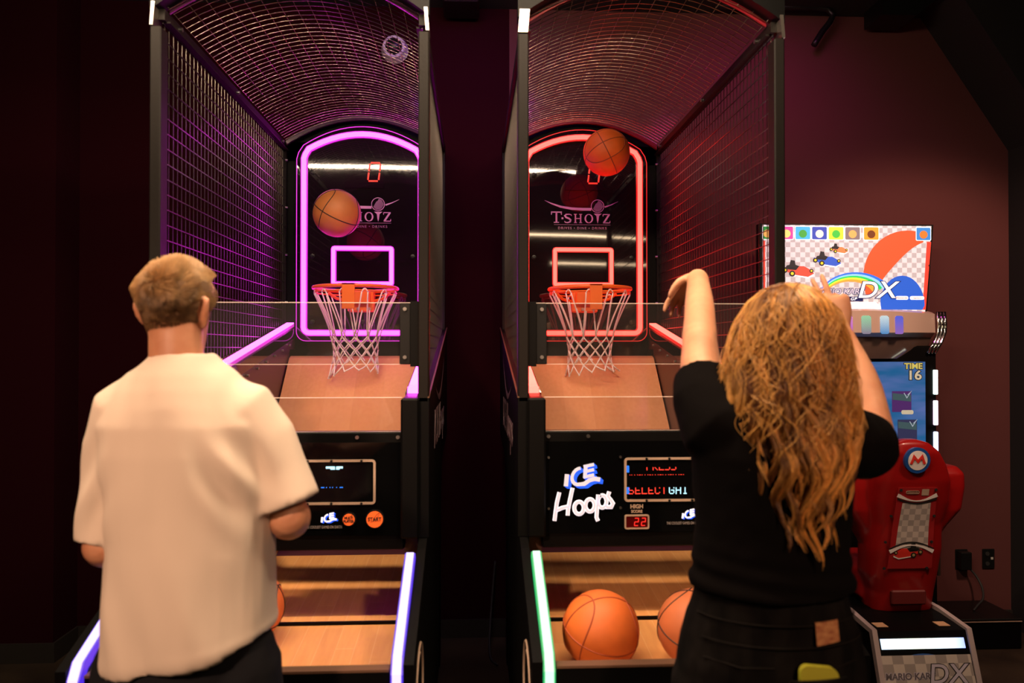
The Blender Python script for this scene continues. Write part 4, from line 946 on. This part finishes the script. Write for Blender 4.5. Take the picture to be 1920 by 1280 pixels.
def V(*a): return Vector(a)
def hand(mb, wrist, fwd, palm_n, s=1.0, side=1, curl=(.5, .5, .55, .6), spread=.12, tc=.4):
    """palm + five separate fingers. fwd: direction of the fingers, palm_n: the way the palm faces, side: +1 thumb along cross(fwd,palm_n)"""
    f = V(*fwd).normalized(); n = V(*palm_n); n = (n-f*n.dot(f)).normalized(); t = f.cross(n)*side
    w_ = V(*wrist)
    rings = []
    for d, hw, ht in ((-.012, .022, .019), (.010, .026, .018), (.035, .036, .016), (.060, .041, .0145), (.084, .040, .0125), (.094, .034, .009)):
        rings.append([w_+f*d*s+t*(math.cos(a)*hw*s)+n*(math.sin(a)*ht*s) for a in [2*PI*k/16 for k in range(16)]])
    mb.loft(rings)
    for i, (off, L, r) in enumerate(((.030, .070, .0088), (.0105, .078, .0092), (-.009, .073, .0088), (-.028, .057, .0077))):
        c = curl[i]; sp = spread*(1.2-i*.8)
        p = w_+f*.078*s+t*off*s; d = (f+t*sp).normalized(); pts = [p-d*.012*s, p]; rs = [r*s*1.05, r*s*1.05]
        for seg, kk in ((.45, .75), (.31, 1.0), (.24, .7)):
            d = (Matrix.Rotation(c*kk*1.25, 3, n.cross(d).normalized()*-1) @ d).normalized()
            p = p+d*L*seg*s; pts.append(p); rs.append(r*s*(.97 if kk == .75 else .9 if kk == 1 else .8))
        mb.limb(pts, rs, 10, sub=3)
    p = w_+f*.018*s+t*.022*s; d = (f*.55+t*.75+n*.25).normalized()
    pts = [p, p+d*.030*s]; d2 = (f*.8+t*.35+n*(.25+tc*.6)).normalized(); pts.append(pts[-1]+d2*.030*s); d3 = (f*.8+t*.05+n*(.2+tc)).normalized(); pts.append(pts[-1]+d3*.024*s)
    mb.limb(pts, [.0150*s, .0125*s, .0105*s, .0085*s], 10, sub=3)

def head(mb, c, yaw, pitch, s, fem=0):
    """head centred at c (between the ears), facing +y turned by yaw (positive = to +x)"""
    M = Matrix.Translation(c) @ Matrix.Rotation(-yaw, 4, 'Z') @ Matrix.Rotation(pitch, 4, 'X') @ Matrix.Scale(s, 4)
    rings = []
    #  z, half width, back depth, front depth
    for z, hw, bk, fr in ((-.118, .020, -.045, .082), (-.108, .036, -.030, .092), (-.092, .048, .000, .094), (-.070, .056, .040, .090), (-.045, .062, .072, .088), (-.020, .068, .088, .089), (.010, .073, .098, .092), (.040, .076, .102, .096), (.068, .073, .098, .093), (.090, .062, .084, .080), (.106, .044, .060, .058), (.117, .020, .03, .03)):
        rg = []
        for k in range(28):
            a = 2*PI*k/28; x = hw*math.cos(a); y = (fr if math.sin(a) > 0 else bk)*math.sin(a); rg.append((x, y, z))
        rings.append(rg)
    mb.loft(rings, M=M)
    mb.limb([M @ V(0, .088, .012), M @ V(0, .100, -.008), M @ V(0, .112, -.028)], [.008*s, .010*s, .013*s], 10)       # nose
    mb.limb([M @ V(-.016, .098, -.030), M @ V(.016, .098, -.030)], [.009*s, .009*s], 10)
    mb.limb([M @ V(-.026, .082, -.060), M @ V(0, .094, -.057), M @ V(.026, .082, -.060)], [.006*s, .009*s, .006*s], 10)     # mouth
    mb.limb([M @ V(-.022, .082, -.070), M @ V(0, .093, -.070), M @ V(.022, .082, -.070)], [.006*s, .009*s, .006*s], 10)
    mb.limb([M @ V(-.045, .074, .032), M @ V(-.02, .088, .034), M @ V(0, .088, .028), M @ V(.02, .088, .034), M @ V(.045, .074, .032)], [.008*s]*5, 10)  # brow
    for q in (-1, 1):       # ears: rim and lobe
        e = [V(q*.071, .000, .010), V(q*.083, -.012, .028), V(q*.088, -.022, .020), V(q*.086, -.022, -.002), V(q*.079, -.012, -.022), V(q*.072, -.001, -.032)]
        mb.limb([M @ p for p in e], [.006*s, .0068*s, .007*s, .0066*s, .0068*s, .007*s], 10, sub=3)
        mb.sphere((0, 0, 0), .018, 14, 8, M=M @ Matrix.Translation((q*.076, -.010, .0)) @ Matrix.Rotation(q*.45, 4, 'Z') @ Matrix.Diagonal((.38, .95, 1.45, 1)))
    return M
def face_parts(M, body, s, brow):
    for q in (-1, 1):
        e = MB().sphere((0, 0, 0), .0125, 20, 12, M=M @ Matrix.Translation((q*.031, .0765, .012))).build('eye', eye_w, body, True)
        MB().sphere((0, 0, 0), .0062, 14, 8, M=M @ Matrix.Translation((q*.031, .0855, .012)) @ Matrix.Diagonal((1, .5, 1, 1))).build('iris', eye_d, e, True)
        MB().limb([M @ V(q*.015, .096, .037), M @ V(q*.033, .092, .042), M @ V(q*.050, .078, .036)], [.003, .0035, .002], 8).build('eyebrow', brow, body, True)
    MB().limb([M @ V(-.022, .088, -.0655), M @ V(-.008, .1005, -.062), M @ V(.008, .1005, -.062), M @ V(.022, .088, -.0655)], [.002, .0042, .0042, .002], 8).build('lips', lip, body, True)

def hair_mat(name, dark, light):
    m = bpy.data.materials.new(name); m.use_nodes = True; nt = m.node_tree; b = nt.nodes['Principled BSDF']
    a = nt.nodes.new('ShaderNodeAttribute'); a.attribute_name = 'tone'; r = nt.nodes.new('ShaderNodeValToRGB')
    r.color_ramp.elements[0].color = (*dark, 1); r.color_ramp.elements[1].color = (*light, 1)
    nt.links.new(a.outputs['Fac'], r.inputs[0]); nt.links.new(r.outputs[0], b.inputs['Base Color'])
    b.inputs['Roughness'].default_value = .42; b.inputs['Specular IOR Level'].default_value = .45
    return m
def strands(name, paths, tones, r0, r1, ma, parent, n=3):
    """paths: list of arrays (P,3), all the same length"""
    A = np.array(paths, dtype=np.float64); S, P, _ = A.shape
    T = np.zeros_like(A); T[:, 1:-1] = A[:, 2:]-A[:, :-2]; T[:, 0] = A[:, 1]-A[:, 0]; T[:, -1] = A[:, -1]-A[:, -2]
    T /= np.linalg.norm(T, axis=2, keepdims=True)+1e-9
    ref = np.zeros_like(T); ref[..., 0] = 1.; ref[np.abs(T[..., 0]) > .8] = (0, 0, 1)
    U = np.cross(T, ref); U /= np.linalg.norm(U, axis=2, keepdims=True)+1e-9; W = np.cross(T, U)
    t = np.linspace(0, 1, P); rad = (r0*(1-t)+r1*t)
    verts = np.zeros((S, P, n, 3))
    for k in range(n):
        a = 2*PI*k/n; verts[:, :, k] = A+(U*math.cos(a)+W*math.sin(a))*rad[None, :, None]
    base = (np.arange(S)*P*n)[:, None, None]; pi = (np.arange(P-1)*n)[None, :, None]; k = np.arange(n)[None, None, :]; k2 = (k+1) % n
    f = np.stack([base+pi+k, base+pi+k2, base+pi+n+k2, base+pi+n+k], axis=-1).reshape(-1, 4)
    v = verts.reshape(-1, 3)-np.array(parent['_o'])
    me = bpy.data.meshes.new(name); me.vertices.add(len(v)); me.vertices.foreach_set('co', v.ravel())
    me.loops.add(len(f)*4); me.loops.foreach_set('vertex_index', f.ravel()); me.polygons.add(len(f))
    me.polygons.foreach_set('loop_start', np.arange(len(f))*4); me.polygons.foreach_set('use_smooth', [True]*len(f))
    me.update(); at = me.attributes.new('tone', 'FLOAT', 'POINT')
    tn = np.array(tones); tv = tn[:, None] if tn.ndim == 1 else tn
    at.data.foreach_set('value', np.broadcast_to(tv[:, :, None] if tv.ndim == 2 and tv.shape[1] == P else tv[:, :, None]*np.ones((1, P, 1)), (S, P, n)).astype(np.float32).ravel())
    me.materials.append(ma); o = bpy.data.objects.new(name, me); COL.objects.link(o); o.parent = parent; o['_o'] = parent['_o']
    return o
def ell(cx, cy, z, a, b, n=36, e=1.):
    return [(cx+a*math.copysign(abs(math.cos(t))**e, math.cos(t)), cy+b*math.copysign(abs(math.sin(t))**e, math.sin(t)), z) for t in [2*PI*k/n for k in range(n)]]
def sleeve(mb, pts, rs, wall_=.010):
    """open sleeve: outer tube turned in at the cuff"""
    P = [Vector(p) for p in pts]; d = (P[-1]-P[-2]).normalized()
    mb.tube(P+[P[-1]-d*.001, P[-1]-d*.05], list(rs)+[rs[-1]-wall_, rs[-1]-wall_-.006], 24)
def wrinkle(p, sx=1.): 
    return noise.noise(Vector((p.x*9*sx, p.y*9, p.z*3.2)))

# ---- the man
MAN = thing('person', 'person in a loose cream T-shirt, seen from behind, standing at the magenta game', 'person', (-.65, 1.70, 0))
b = MB()
HM = head(b, V(-.650, 1.715, 1.683), .15, .06, .92)
b.limb([(-.638, 1.69, 1.49), (-.639, 1.69, 1.555), (-.6450, 1.70, 1.64)], [.060, .056, .055], 20)
b.loft([ell(-.615, 1.70, z, a, c) for z, a, c in ((.86, .12, .09), (.92, .165, .115), (1.0, .16, .11), (1.1, .145, .10), (1.22, .145, .10), (1.35, .155, .108), (1.44, .155, .10), (1.50, .12, .08), (1.54, .08, .06), (1.57, .05, .05))])
b.limb([(-.745, 1.70, 1.45), (-.772, 1.68, 1.33), (-.778, 1.665, 1.185)], [.046, .040, .040], 16)
b.limb([(-.778, 1.665, 1.185), (-.765, 1.76, 1.155), (-.735, 1.87, 1.16)], [.043, .040, .027], 16)
b.limb([(-.50, 1.70, 1.455), (-.450, 1.71, 1.36), (-.405, 1.705, 1.235)], [.050, .048, .045], 16)
b.limb([(-.402, 1.70, 1.235), (-.43, 1.80, 1.205), (-.52, 1.89, 1.20)], [.047, .043, .028], 16)
hand(b, (-.725, 1.885, 1.163), (.6, .75, .15), (.55, -.35, .6), .98, 1, (.55, .6, .65, .7))
hand(b, (-.535, 1.905, 1.203), (-.6, .75, .1), (-.55, -.35, .6), .98, -1, (.55, .6, .65, .7))
for q in (-1, 1):
    x = -.615+q*.095
    b.limb([(x, 1.70, .90), (x+q*.01, 1.71, .70), (x+q*.015, 1.70, .50), (x+q*.015, 1.685, .32), (x+q*.015, 1.67, .10)], [.088, .080, .055, .052, .036], 18)
    b.limb([(x+q*.015, 1.66, .05), (x+q*.02, 1.74, .035), (x+q*.03, 1.82, .03)], [.036, .034, .026], 14)
BM = link_mesh(blob(b, .0045, 5), 'body', skin_m, MAN)
face_parts(HM, BM, 1, mat('brow_blond', (.22, .12, .05), .7))
b = MB()
b.loft([ell(-.615, 1.70, z, a, c) for z, a, c in ((1.06, .160, .115), (.98, .162, .125), (.90, .168, .135), (.84, .15, .11))])
for q in (-1, 1):
    x = -.615+q*.096
    b.limb([(x, 1.70, .92), (x+q*.01, 1.71, .70), (x+q*.015, 1.70, .50), (x+q*.015, 1.685, .32), (x+q*.015, 1.67, .13)], [.103, .096, .078, .073, .064], 20)
def ftr(p, n): return .005*wrinkle(p, 1.5)+.003*noise.noise(p*30)
link_mesh(blob(b, .008, 4), 'trousers', trou, MAN, 'black trousers', disp=ftr)
for q in (-1, 1):
    x = -.615+q*.115
    b = MB(); b.limb([(x, 1.645, .055), (x+q*.006, 1.74, .048), (x+q*.014, 1.84, .038)], [.044, .044, .034], 18)
    b.limb([(x, 1.65, .07), (x, 1.66, .11)], [.044, .046], 16); b.box(x-.04, x+.055, 1.62, 1.87, .004, .025, bev=.01)
    me = blob(b, .006, 4); me.transform(Matrix.Translation((0, 0, .0))); link_mesh(me, 'shoe', shoe_m, MAN)
# shirt
b = MB()
cxm = lambda z: -.606-.026*max(0, min(1, (z-1.25)/.3))
SH = [(.88, .172, .144), (.94, .176, .148), (1.0, .174, .146), (1.10, .170, .142), (1.20, .170, .138), (1.30, .178, .136), (1.38, .184, .134), (1.44, .184, .128), (1.48, .168, .120), (1.515, .142, .108), (1.545, .112, .094), (1.565, .084, .080), (1.578, .068, .069), (1.586, .063, .065)]
rg = [ell(cxm(z), 1.70+.004, z, a, c, e=.86 if z < 1.45 else 1) for z, a, c in SH]
# slanted hem: the right side hangs higher
rg[0] = [(x, y, .922+.070*((x+.80)/.36)**1.2 if x > -.80 else .922) for x, y, z in rg[0]]
rg[1] = [(x, y, max(z, .942+.070*((x+.80)/.36)**1.2 if x > -.8 else z)) for x, y, z in rg[1]]
def inner(r_, k, dz): 
    cx_ = sum(p[0] for p in r_)/len(r_); cy_ = sum(p[1] for p in r_)/len(r_); return [(cx_+(p[0]-cx_)*k, cy_+(p[1]-cy_)*k, p[2]+dz) for p in r_]
rg = [inner(rg[0], .86, .08), inner(rg[0], .935, .003)]+rg+[ell(-.634, 1.70, 1.583, .055, .058), ell(-.634, 1.70, 1.56, .050, .053)]
b.loft(rg)
sleeve(b, [(-.71, 1.70, 1.472), (-.745, 1.70, 1.458), (-.768, 1.695, 1.39), (-.778, 1.685, 1.30), (-.782, 1.678, 1.195)], [.078, .078, .068, .062, .060])
sleeve(b, [(-.55, 1.70, 1.465), (-.505, 1.70, 1.452), (-.465, 1.705, 1.395), (-.436, 1.705, 1.33), (-.410, 1.702, 1.262)], [.082, .082, .075, .072, .074])
def fsh(p, n):
    d = .010*noise.noise(Vector((p.x*11, p.y*7, p.z*2.2+3)))+.0032*noise.noise(Vector((p.x*26, p.y*20, p.z*7)))
    # diagonal folds from the armpit and towards the hem
    u = (p.x+.50)*.80+(p.z-1.33)*.62
    if p.x > -.62 and p.z > 1.18: d += .0105*math.sin(u*80)*math.exp(-((p.x+.49)/.055)**2)*math.exp(-((p.z-1.34)/.09)**2)
    u = (p.x+.80)*.8-(p.z-1.33)*.5
    if p.x < -.66 and p.z > 1.1: d += .0070*math.sin(u*80)*math.exp(-((p.x+.79)/.05)**2)*math.exp(-((p.z-1.30)/.10)**2)
    if p.z < 1.25: d += .014*(1.25-p.z)/.3*noise.noise(Vector((p.x*14+p.z*6, 2, p.z*1.3)))
    return d+.003
SHM = link_mesh(blob(b, .006, 5), 'shirt', tee_w, MAN, 'loose cream white short-sleeved T-shirt', disp=fsh)
MB().loft([ell(-.632, 1.703, z, a, c, 40) for z, a, c in ((1.558, .0925, .0865), (1.566, .0860, .0825), (1.577, .0715, .0725), (1.587, .0665, .0685), (1.590, .0630, .065), (1.580, .060, .062))], cap=False).build('collar', tee_w, SHM, True)
# hair
rnd = random.Random(11); HMm = hair_mat('blond_hair', (.075, .032, .012), (.52, .30, .125))
paths = []; tones = []; hc = V(-.650, 1.715, 1.683)
Rm = Matrix.Rotation(-.15, 3, 'Z') @ Matrix.Rotation(.06, 3, 'X') @ Matrix.Scale(.92, 3)
P_ = 7
HZ = [-.118, -.108, -.092, -.070, -.045, -.020, .010, .040, .068, .090, .106, .117]
HWt = [.020, .036, .048, .056, .062, .068, .073, .076, .073, .062, .044, .012]
HBK = [-.045, -.030, .0, .040, .072, .088, .098, .102, .098, .084, .060, .02]; HFR = [.082, .092, .094, .090, .088, .089, .092, .096, .093, .080, .058, .02]
def scalp(th, ph, k=1.):       # point of the skull: th from crown 0..pi, ph azimuth from the face (+y)
    z = .118*math.cos(th) if math.cos(th) > 0 else .130*math.cos(th); z = max(-.1, z)
    hw = float(np.interp(z, HZ, HWt)); d = float(np.interp(z, HZ, HFR if math.cos(ph) > 0 else HBK))
    return V(math.sin(ph)*hw*k, math.cos(ph)*d*k, z*(k if z > 0 else 1))
for i in range(24000):
    u = rnd.random(); th = math.acos(1-u*1.62); ph = rnd.uniform(-PI, PI)
    cphi = math.cos(ph)
    zlim = -.55+.95*max(0, cphi)**1.3 if cphi > 0 else -.76
    z_ = math.cos(th)
    if z_ < zlim: continue
    if abs(math.sin(ph)) > .80 and z_ < .02 and cphi > -.25: continue   # clear of the ears
    p = scalp(th, ph); n = V(p.x/.0765**2, p.y/.1**2, p.z/.117**2).normalized()
    top = max(0, min(1, (z_-.05)/.55)); 
    L = .006+.019*top**.8+.003*max(0, z_+.2)
    cl = noise.noise(p*26); cl2 = noise.noise(p*26+V(9, 3, 1)); cl3 = noise.noise(p*60+V(1, 7, 5))
    crown = V(.006, -.088, .070); away = (p-crown); away = (away-n*away.dot(n)); dcr = away.length; away = away.normalized() if dcr > 1e-4 else V(0, 1, 0)
    sw = n.cross(away); away = (away*.75+sw*.65).normalized()
    if dcr < .022: away = (away*(dcr/.022)+V(rnd.uniform(-1, 1), rnd.uniform(-1, .2), rnd.uniform(-.2, 1))*.8*(1-dcr/.022)).normalized()
    down = V(0, 0, -1); down = (down-n*down.dot(n)); down = down.normalized() if down.length > 1e-3 else away
    tdir = (away*(.55+.45*top)+down*(1-top)*.9+V(cl, cl2*.6, cl2)*.8).normalized()
    lift = .30*top+.05
    pts = []; q = p*1.0; d = (n*(lift+.35)+tdir*.8).normalized()
    for k in range(P_):
        pts.append(hc+(Rm @ q)); d = (d+tdir*.34*(1+cl3*.5)-n*.12*(1-top)).normalized(); q = q+d*(L*(1+.35*cl+.25*cl3)/(P_-1))
    paths.append([tuple(v) for v in pts])
    base = .10+.42*top+.30*cl3+.25*rnd.random()-.10*(1-top)
    if z_ < -.3: base -= .10
    tones.append([min(1, max(0, base+.42*(k/(P_-1))*top)) for k in range(P_)])
strands('hair', paths, tones, .00062, .00028, HMm, MAN).data.update()
# darker short undergrowth that hides the scalp
cap = MB(); rgs = []
for j in range(12):
    th = .05+j*.155; row = []
    for k in range(36):
        ph = 2*PI*k/36; z_ = math.cos(th); cphi = math.cos(ph)
        zl = -.50+.95*max(0, cphi)**1.3 if cphi > 0 else -.66
        t2 = th if z_ > zl else math.acos(max(-1, min(1, zl)))
        row.append(tuple(hc+(Rm @ scalp(t2, ph, 1.006+.045*max(0, math.cos(t2))))))
    rgs.append(row)
cap.loft(rgs); cap.build('scalp_stubble', mat('scalp_brown', (.17, .09, .04), .9), MAN, True)

# ---- the woman
WO = thing('person', 'person with long wavy golden hair, black T-shirt and black jeans, arms raised from a throw', 'person', (.63, 1.60, 0))
b = MB()
HW_ = head(b, V(.672, 1.615, 1.606), -.05, -.08, .95, 1)
b.limb([(.660, 1.60, 1.44), (.664, 1.60, 1.50), (.670, 1.605, 1.56)], [.055, .049, .050], 20)
b.loft([ell(.635, 1.60, z, a, c) for z, a, c in ((.82, .12, .10), (.90, .180, .125), (1.0, .165, .115), (1.10, .140, .10), (1.20, .140, .10), (1.32, .155, .105), (1.40, .16, .10), (1.455, .12, .08), (1.49, .07, .055), (1.51, .05, .045))])
# left arm (towards the hoop), reaching up and forward with the hand bent over
b.limb([(.50, 1.60, 1.44), (.512, 1.70, 1.525), (.545, 1.83, 1.625)], [.058, .049, .041], 18)
b.limb([(.545, 1.83, 1.625), (.575, 1.93, 1.70), (.605, 2.045, 1.79)], [.042, .038, .0285], 18)
hand(b, (.608, 2.06, 1.80), (-.40, .52, -.62), (.15, -.75, -.55), .88, 1, (.25, .30, .36, .45), .12, .2)
# right arm: elbow out, forearm up, two fingers raised
b.limb([(.785, 1.60, 1.42), (.875, 1.68, 1.395), (.945, 1.765, 1.375)], [.060, .054, .046], 18)
b.limb([(.945, 1.765, 1.372), (.945, 1.82, 1.50), (.925, 1.885, 1.635)], [.048, .044, .0285], 18)
hand(b, (.925, 1.890, 1.648), (-.16, .10, .98), (.12, .95, -.05), .95, 1, (.08, .10, .95, 1.05), .16, .9)
for q in (-1, 1):
    x = .625+q*.095
    b.limb([(x, 1.60, .88), (x+q*.015, 1.61, .68), (x+q*.02, 1.60, .47), (x+q*.02, 1.58, .30), (x+q*.02, 1.57, .10)], [.094, .080, .054, .05, .034], 18)
    b.limb([(x+q*.02, 1.56, .05), (x+q*.025, 1.64, .034), (x+q*.03, 1.71, .028)], [.034, .031, .024], 14)
BW = link_mesh(blob(b, .0042, 5), 'body', skin_f, WO)
face_parts(HW_, BW, 1, mat('brow_brown', (.18, .09, .04), .7))
b = MB()
b.loft([ell(.625, 1.60, z, a, c) for z, a, c in ((1.135, .150, .115), (1.10, .156, .120), (1.02, .182, .135), (.95, .196, .145), (.90, .198, .148), (.84, .15, .12))])
for q in (-1, 1):
    x = .620+q*.095
    b.limb([(x, 1.60, .90), (x+q*.015, 1.61, .68), (x+q*.02, 1.60, .47), (x+q*.02, 1.58, .30), (x+q*.02, 1.57, .12)], [.108, .094, .070, .064, .056], 20)
def fden(p, n): return .0045*noise.noise(Vector((p.x*8, p.y*8, p.z*16)))+.002*noise.noise(p*40)
JN = link_mesh(blob(b, .007, 4), 'jeans', denim, WO, 'faded black denim jeans', disp=fden)
for q in (-1, 1):
    x = .620+q*.115
    b = MB(); b.limb([(x, 1.545, .05), (x+q*.006, 1.63, .044), (x+q*.014, 1.73, .034)], [.040, .040, .031], 18)
    b.limb([(x, 1.55, .07), (x, 1.56, .11)], [.040, .042], 16); b.box(x-.037, x+.05, 1.53, 1.76, .004, .025, bev=.01)
    link_mesh(blob(b, .006, 4), 'shoe', shoe_m, WO)
b = MB()
SW = [(1.10, .176, .134), (1.15, .166, .126), (1.22, .163, .120), (1.30, .168, .120), (1.38, .170, .116), (1.43, .158, .106), (1.465, .125, .090), (1.49, .085, .074), (1.505, .066, .064)]
rg = [ell(.630+.01*(z-1.1), 1.60, z, a, c) for z, a, c in SW]
rg = [inner(rg[0], .84, .06), inner(rg[0], .93, .002)]+rg+[ell(.662, 1.60, 1.50, .056, .055), ell(.662, 1.60, 1.48, .050, .05)]
b.loft(rg)
sleeve(b, [(.56, 1.60, 1.41), (.512, 1.605, 1.435), (.502, 1.65, 1.49), (.512, 1.695, 1.535)], [.088, .080, .068, .064])
sleeve(b, [(.73, 1.60, 1.40), (.785, 1.60, 1.405), (.835, 1.64, 1.395), (.875, 1.68, 1.385)], [.088, .082, .076, .076])
def fsw(p, n): return .004*noise.noise(Vector((p.x*10, p.y*8, p.z*9)))+.002*noise.noise(p*30)+(.003*math.sin(p.z*150+p.x*20)*math.exp(-((p.z-1.13)/.05)**2))
link_mesh(blob(b, .006, 5), 'shirt', tee_b, WO, 'black short-sleeved T-shirt', disp=fsw)
# leather patch, belt loops, pocket seams of the jeans
def jy(x, z): a = float(np.interp(z, [.90, .95, 1.02, 1.10], [.198, .196, .182, .156])); c = float(np.interp(z, [.90, .95, 1.02, 1.10], [.148, .145, .135, .120])); return 1.60-c*math.sqrt(max(.02, 1-((x-.625)/a)**2))
pt = MB(); rings = []
for i in range(7):
    x = .664+i*.0087; rings.append([(x, jy(x, 1.03)-.010, 1.026+.002*i*.3), (x, jy(x, 1.065)-.010, 1.068), (x, jy(x, 1.065)-.006, 1.068), (x, jy(x, 1.03)-.006, 1.026+.002*i*.3)])
pt.loft(rings); lm = mat('tan_leather', (.42, .17, .06), .7); noisy(lm, (.30, .09, .035), (.48, .22, .085), 60, (1, 1, 2)); pt.build('leather_patch', lm, JN)
st = mat('denim_seam', (.012, .010, .009), 1., spec=.05)
sm = MB()
for z in (1.062, 1.022): sm.tube([(x, jy(x, z)-.007, z) for x in [.46+.33*i/24 for i in range(25)]], .0016, 6)
for sx0 in (.52, .70):
    sm.tube([(sx0+a, jy(sx0+a, c)-.006, c) for a, c in ((-.06, .985), (0, .98), (.06, .985))], .0018, 6)
sm.build('stitching', st, JN, True)
# phone in the back pocket
ph = thing('phone', 'yellow-green phone standing in the back pocket of the black jeans', 'phone', (.655, 1.445, .88))
q = MB(); pr_ = rrect(.620, .694, .875, .997, .016, 6)
lime = mat('lime_phone_case', (.42, .40, .03), .45)
q.loft([[(a, jy(.655, .95)-.030+(c-.93)*.12, c-(a-.655)*.10) for a, c in pr_], [(a, jy(.655, .95)-.018+(c-.93)*.12, c-(a-.655)*.10) for a, c in pr_]]); q.build('case', lime, ph, True, auto=40)
q = MB().box(.640, .662, jy(.655, .95)-.033, jy(.655, .95)-.029, .945, .975, bev=.003).build('camera_island', blackp, ph)
pk = MB(); rings = []
for i in range(9):
    x = .595+i*.0145; rings.append([(x, jy(x, .93)-.034-.004*math.sin(PI*i/8), .80), (x, jy(x, .93)-.037-.004*math.sin(PI*i/8), .978), (x, jy(x, .93)-.033, .978), (x, jy(x, .93)-.005, .80)])
pk.loft(rings); pk.build('back_pocket', denim, JN, True, auto=50)
# hair: long wavy locks
HF = hair_mat('golden_hair', (.11, .028, .004), (1.0, .50, .12))  # ramp ends carry the shadows and highlights of the locks
rnd = random.Random(4); zk = [1.742, 1.730, 1.70, 1.66, 1.62, 1.56, 1.50, 1.44, 1.36, 1.29, 1.23, 1.16]
ak = [.004, .042, .078, .100, .113, .128, .139, .144, .138, .122, .105, .09]
bk_ = [.004, .042, .080, .104, .116, .126, .140, .156, .162, .160, .156, .15]
def env(z): return float(np.interp(-z, [-v for v in zk], ak)), float(np.interp(-z, [-v for v in zk], bk_)), float(np.interp(-z, [-v for v in zk], [.674, .673, .672, .671, .670, .667, .664, .661, .659, .656, .652, .65])), 1.612
paths = []; tones = []; P_ = 34
for L_ in range(360):
    ph = rnd.uniform(-PI, PI)                      # 0 = back (-y)
    if abs(ph) > 2.2 and rnd.random() < .5: ph *= .75
    lay = rnd.random()**.6                          # 1 = outermost
    zend = 1.205+.20*abs(math.sin(ph*.5))**1.2+rnd.uniform(-.01, .14)+(1-lay)*.02
    if rnd.random() < .12: zend -= .02
    z0 = 1.742-rnd.random()*.012
    w1 = rnd.uniform(0, 2*PI); w2 = rnd.uniform(0, 2*PI); fr = rnd.uniform(34, 46); amp = rnd.uniform(.006, .0125); w1 = ph*2.2+rnd.gauss(0, .55); w2 = w1+1.2+rnd.gauss(0, .5); tl = rnd.choice((.08, .25, .5, .75, .95))
    nst = 26; lw = rnd.uniform(.004, .009)
    part = .03*math.copysign(1, math.sin(ph) if abs(math.sin(ph)) > .01 else 1)
    for s_ in range(nst):
        ja = rnd.gauss(0, 1)*lw; jr = rnd.gauss(0, 1)*lw*.5; pz = rnd.gauss(0, .010); pts = []
        tt = tl+rnd.uniform(-.18, .18)+(-.25*(1-lay))  # inner layers toned darker, shade between locks put into the colour
        for k in range(P_):
            t = k/(P_-1); z = z0-(z0-zend-pz)*(t**1.35*.92+t*.08)
            a, c, cx_, cy_ = env(z)
            g = min(1, (z0-z)/.30)
            f = phh = ph
            if abs(ph) > 1.75:          # front hair sweeps to the sides, clear of the face
                f = math.copysign(abs(ph)-(abs(ph)-1.65)*min(1, g*2.2), ph)
            q_ = max(0, min(1, (1.66-z)/.2)); lim = 3.2-1.7*q_*q_*(3-2*q_)
            if abs(f) > lim: f = math.copysign(lim, f)
            amp_ = amp*min(1, g*1.3)*(1+.5*t)
            tip = max(0, (t-.62)/.38); pinch = 1-.75*tip; 
            wob = amp_*math.sin(fr*(z0-z)+w1); wo2 = amp_*.7*math.sin(fr*(z0-z)*.9+w2)
            rr_ = (.86+.14*lay)
            tx, ty = -math.sin(f), -math.cos(f)
            fl = math.copysign(1, f) if f else 1
            x = cx_+math.sin(f)*(a*rr_)+(jr*pinch+wo2)*math.sin(f)+(ja*pinch+wob)*math.cos(f)
            y = cy_-math.cos(f)*(c*rr_)-(jr*pinch+wo2)*math.cos(f)+(ja*pinch+wob)*math.sin(f)
            pts.append((x, y, z))
        paths.append(pts)
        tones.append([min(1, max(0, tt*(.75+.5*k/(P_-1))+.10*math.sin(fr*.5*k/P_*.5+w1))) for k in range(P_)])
for i in range(420):          # stray single hairs
    ph = rnd.uniform(-1.7, 1.7); z0 = rnd.uniform(1.5, 1.735); Ln = rnd.uniform(.05, .16); w1 = rnd.uniform(0, 6); pts = []
    o_ = rnd.uniform(.002, .018)
    for k in range(P_):
        t = k/(P_-1); z = z0-Ln*t; a, c, cx_, cy_ = env(z); rr_ = 1+o_/a*math.sin(PI*t*.8)
        f = ph+.12*math.sin(8*t+w1); pts.append((cx_+math.sin(f)*a*rr_, cy_-math.cos(f)*c*rr_, z))
    paths.append(pts); tones.append([.6]*P_)
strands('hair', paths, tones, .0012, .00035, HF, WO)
c2 = MB(); rows = []
for z in [1.739]+[1.730-.011*i for i in range(18)]:
    a, c, cx_, cy_ = env(z); row = []
    for k in range(36):
        t = 2*PI*k/36; sx_, sy_ = math.cos(t), math.sin(t); dd = .84
        if sy_ > .35 and z < 1.69: dd *= .60
        row.append((cx_+a*dd*sx_, cy_+c*dd*sy_*(1 if sy_ < 0 else .8), z))
    rows.append(row)
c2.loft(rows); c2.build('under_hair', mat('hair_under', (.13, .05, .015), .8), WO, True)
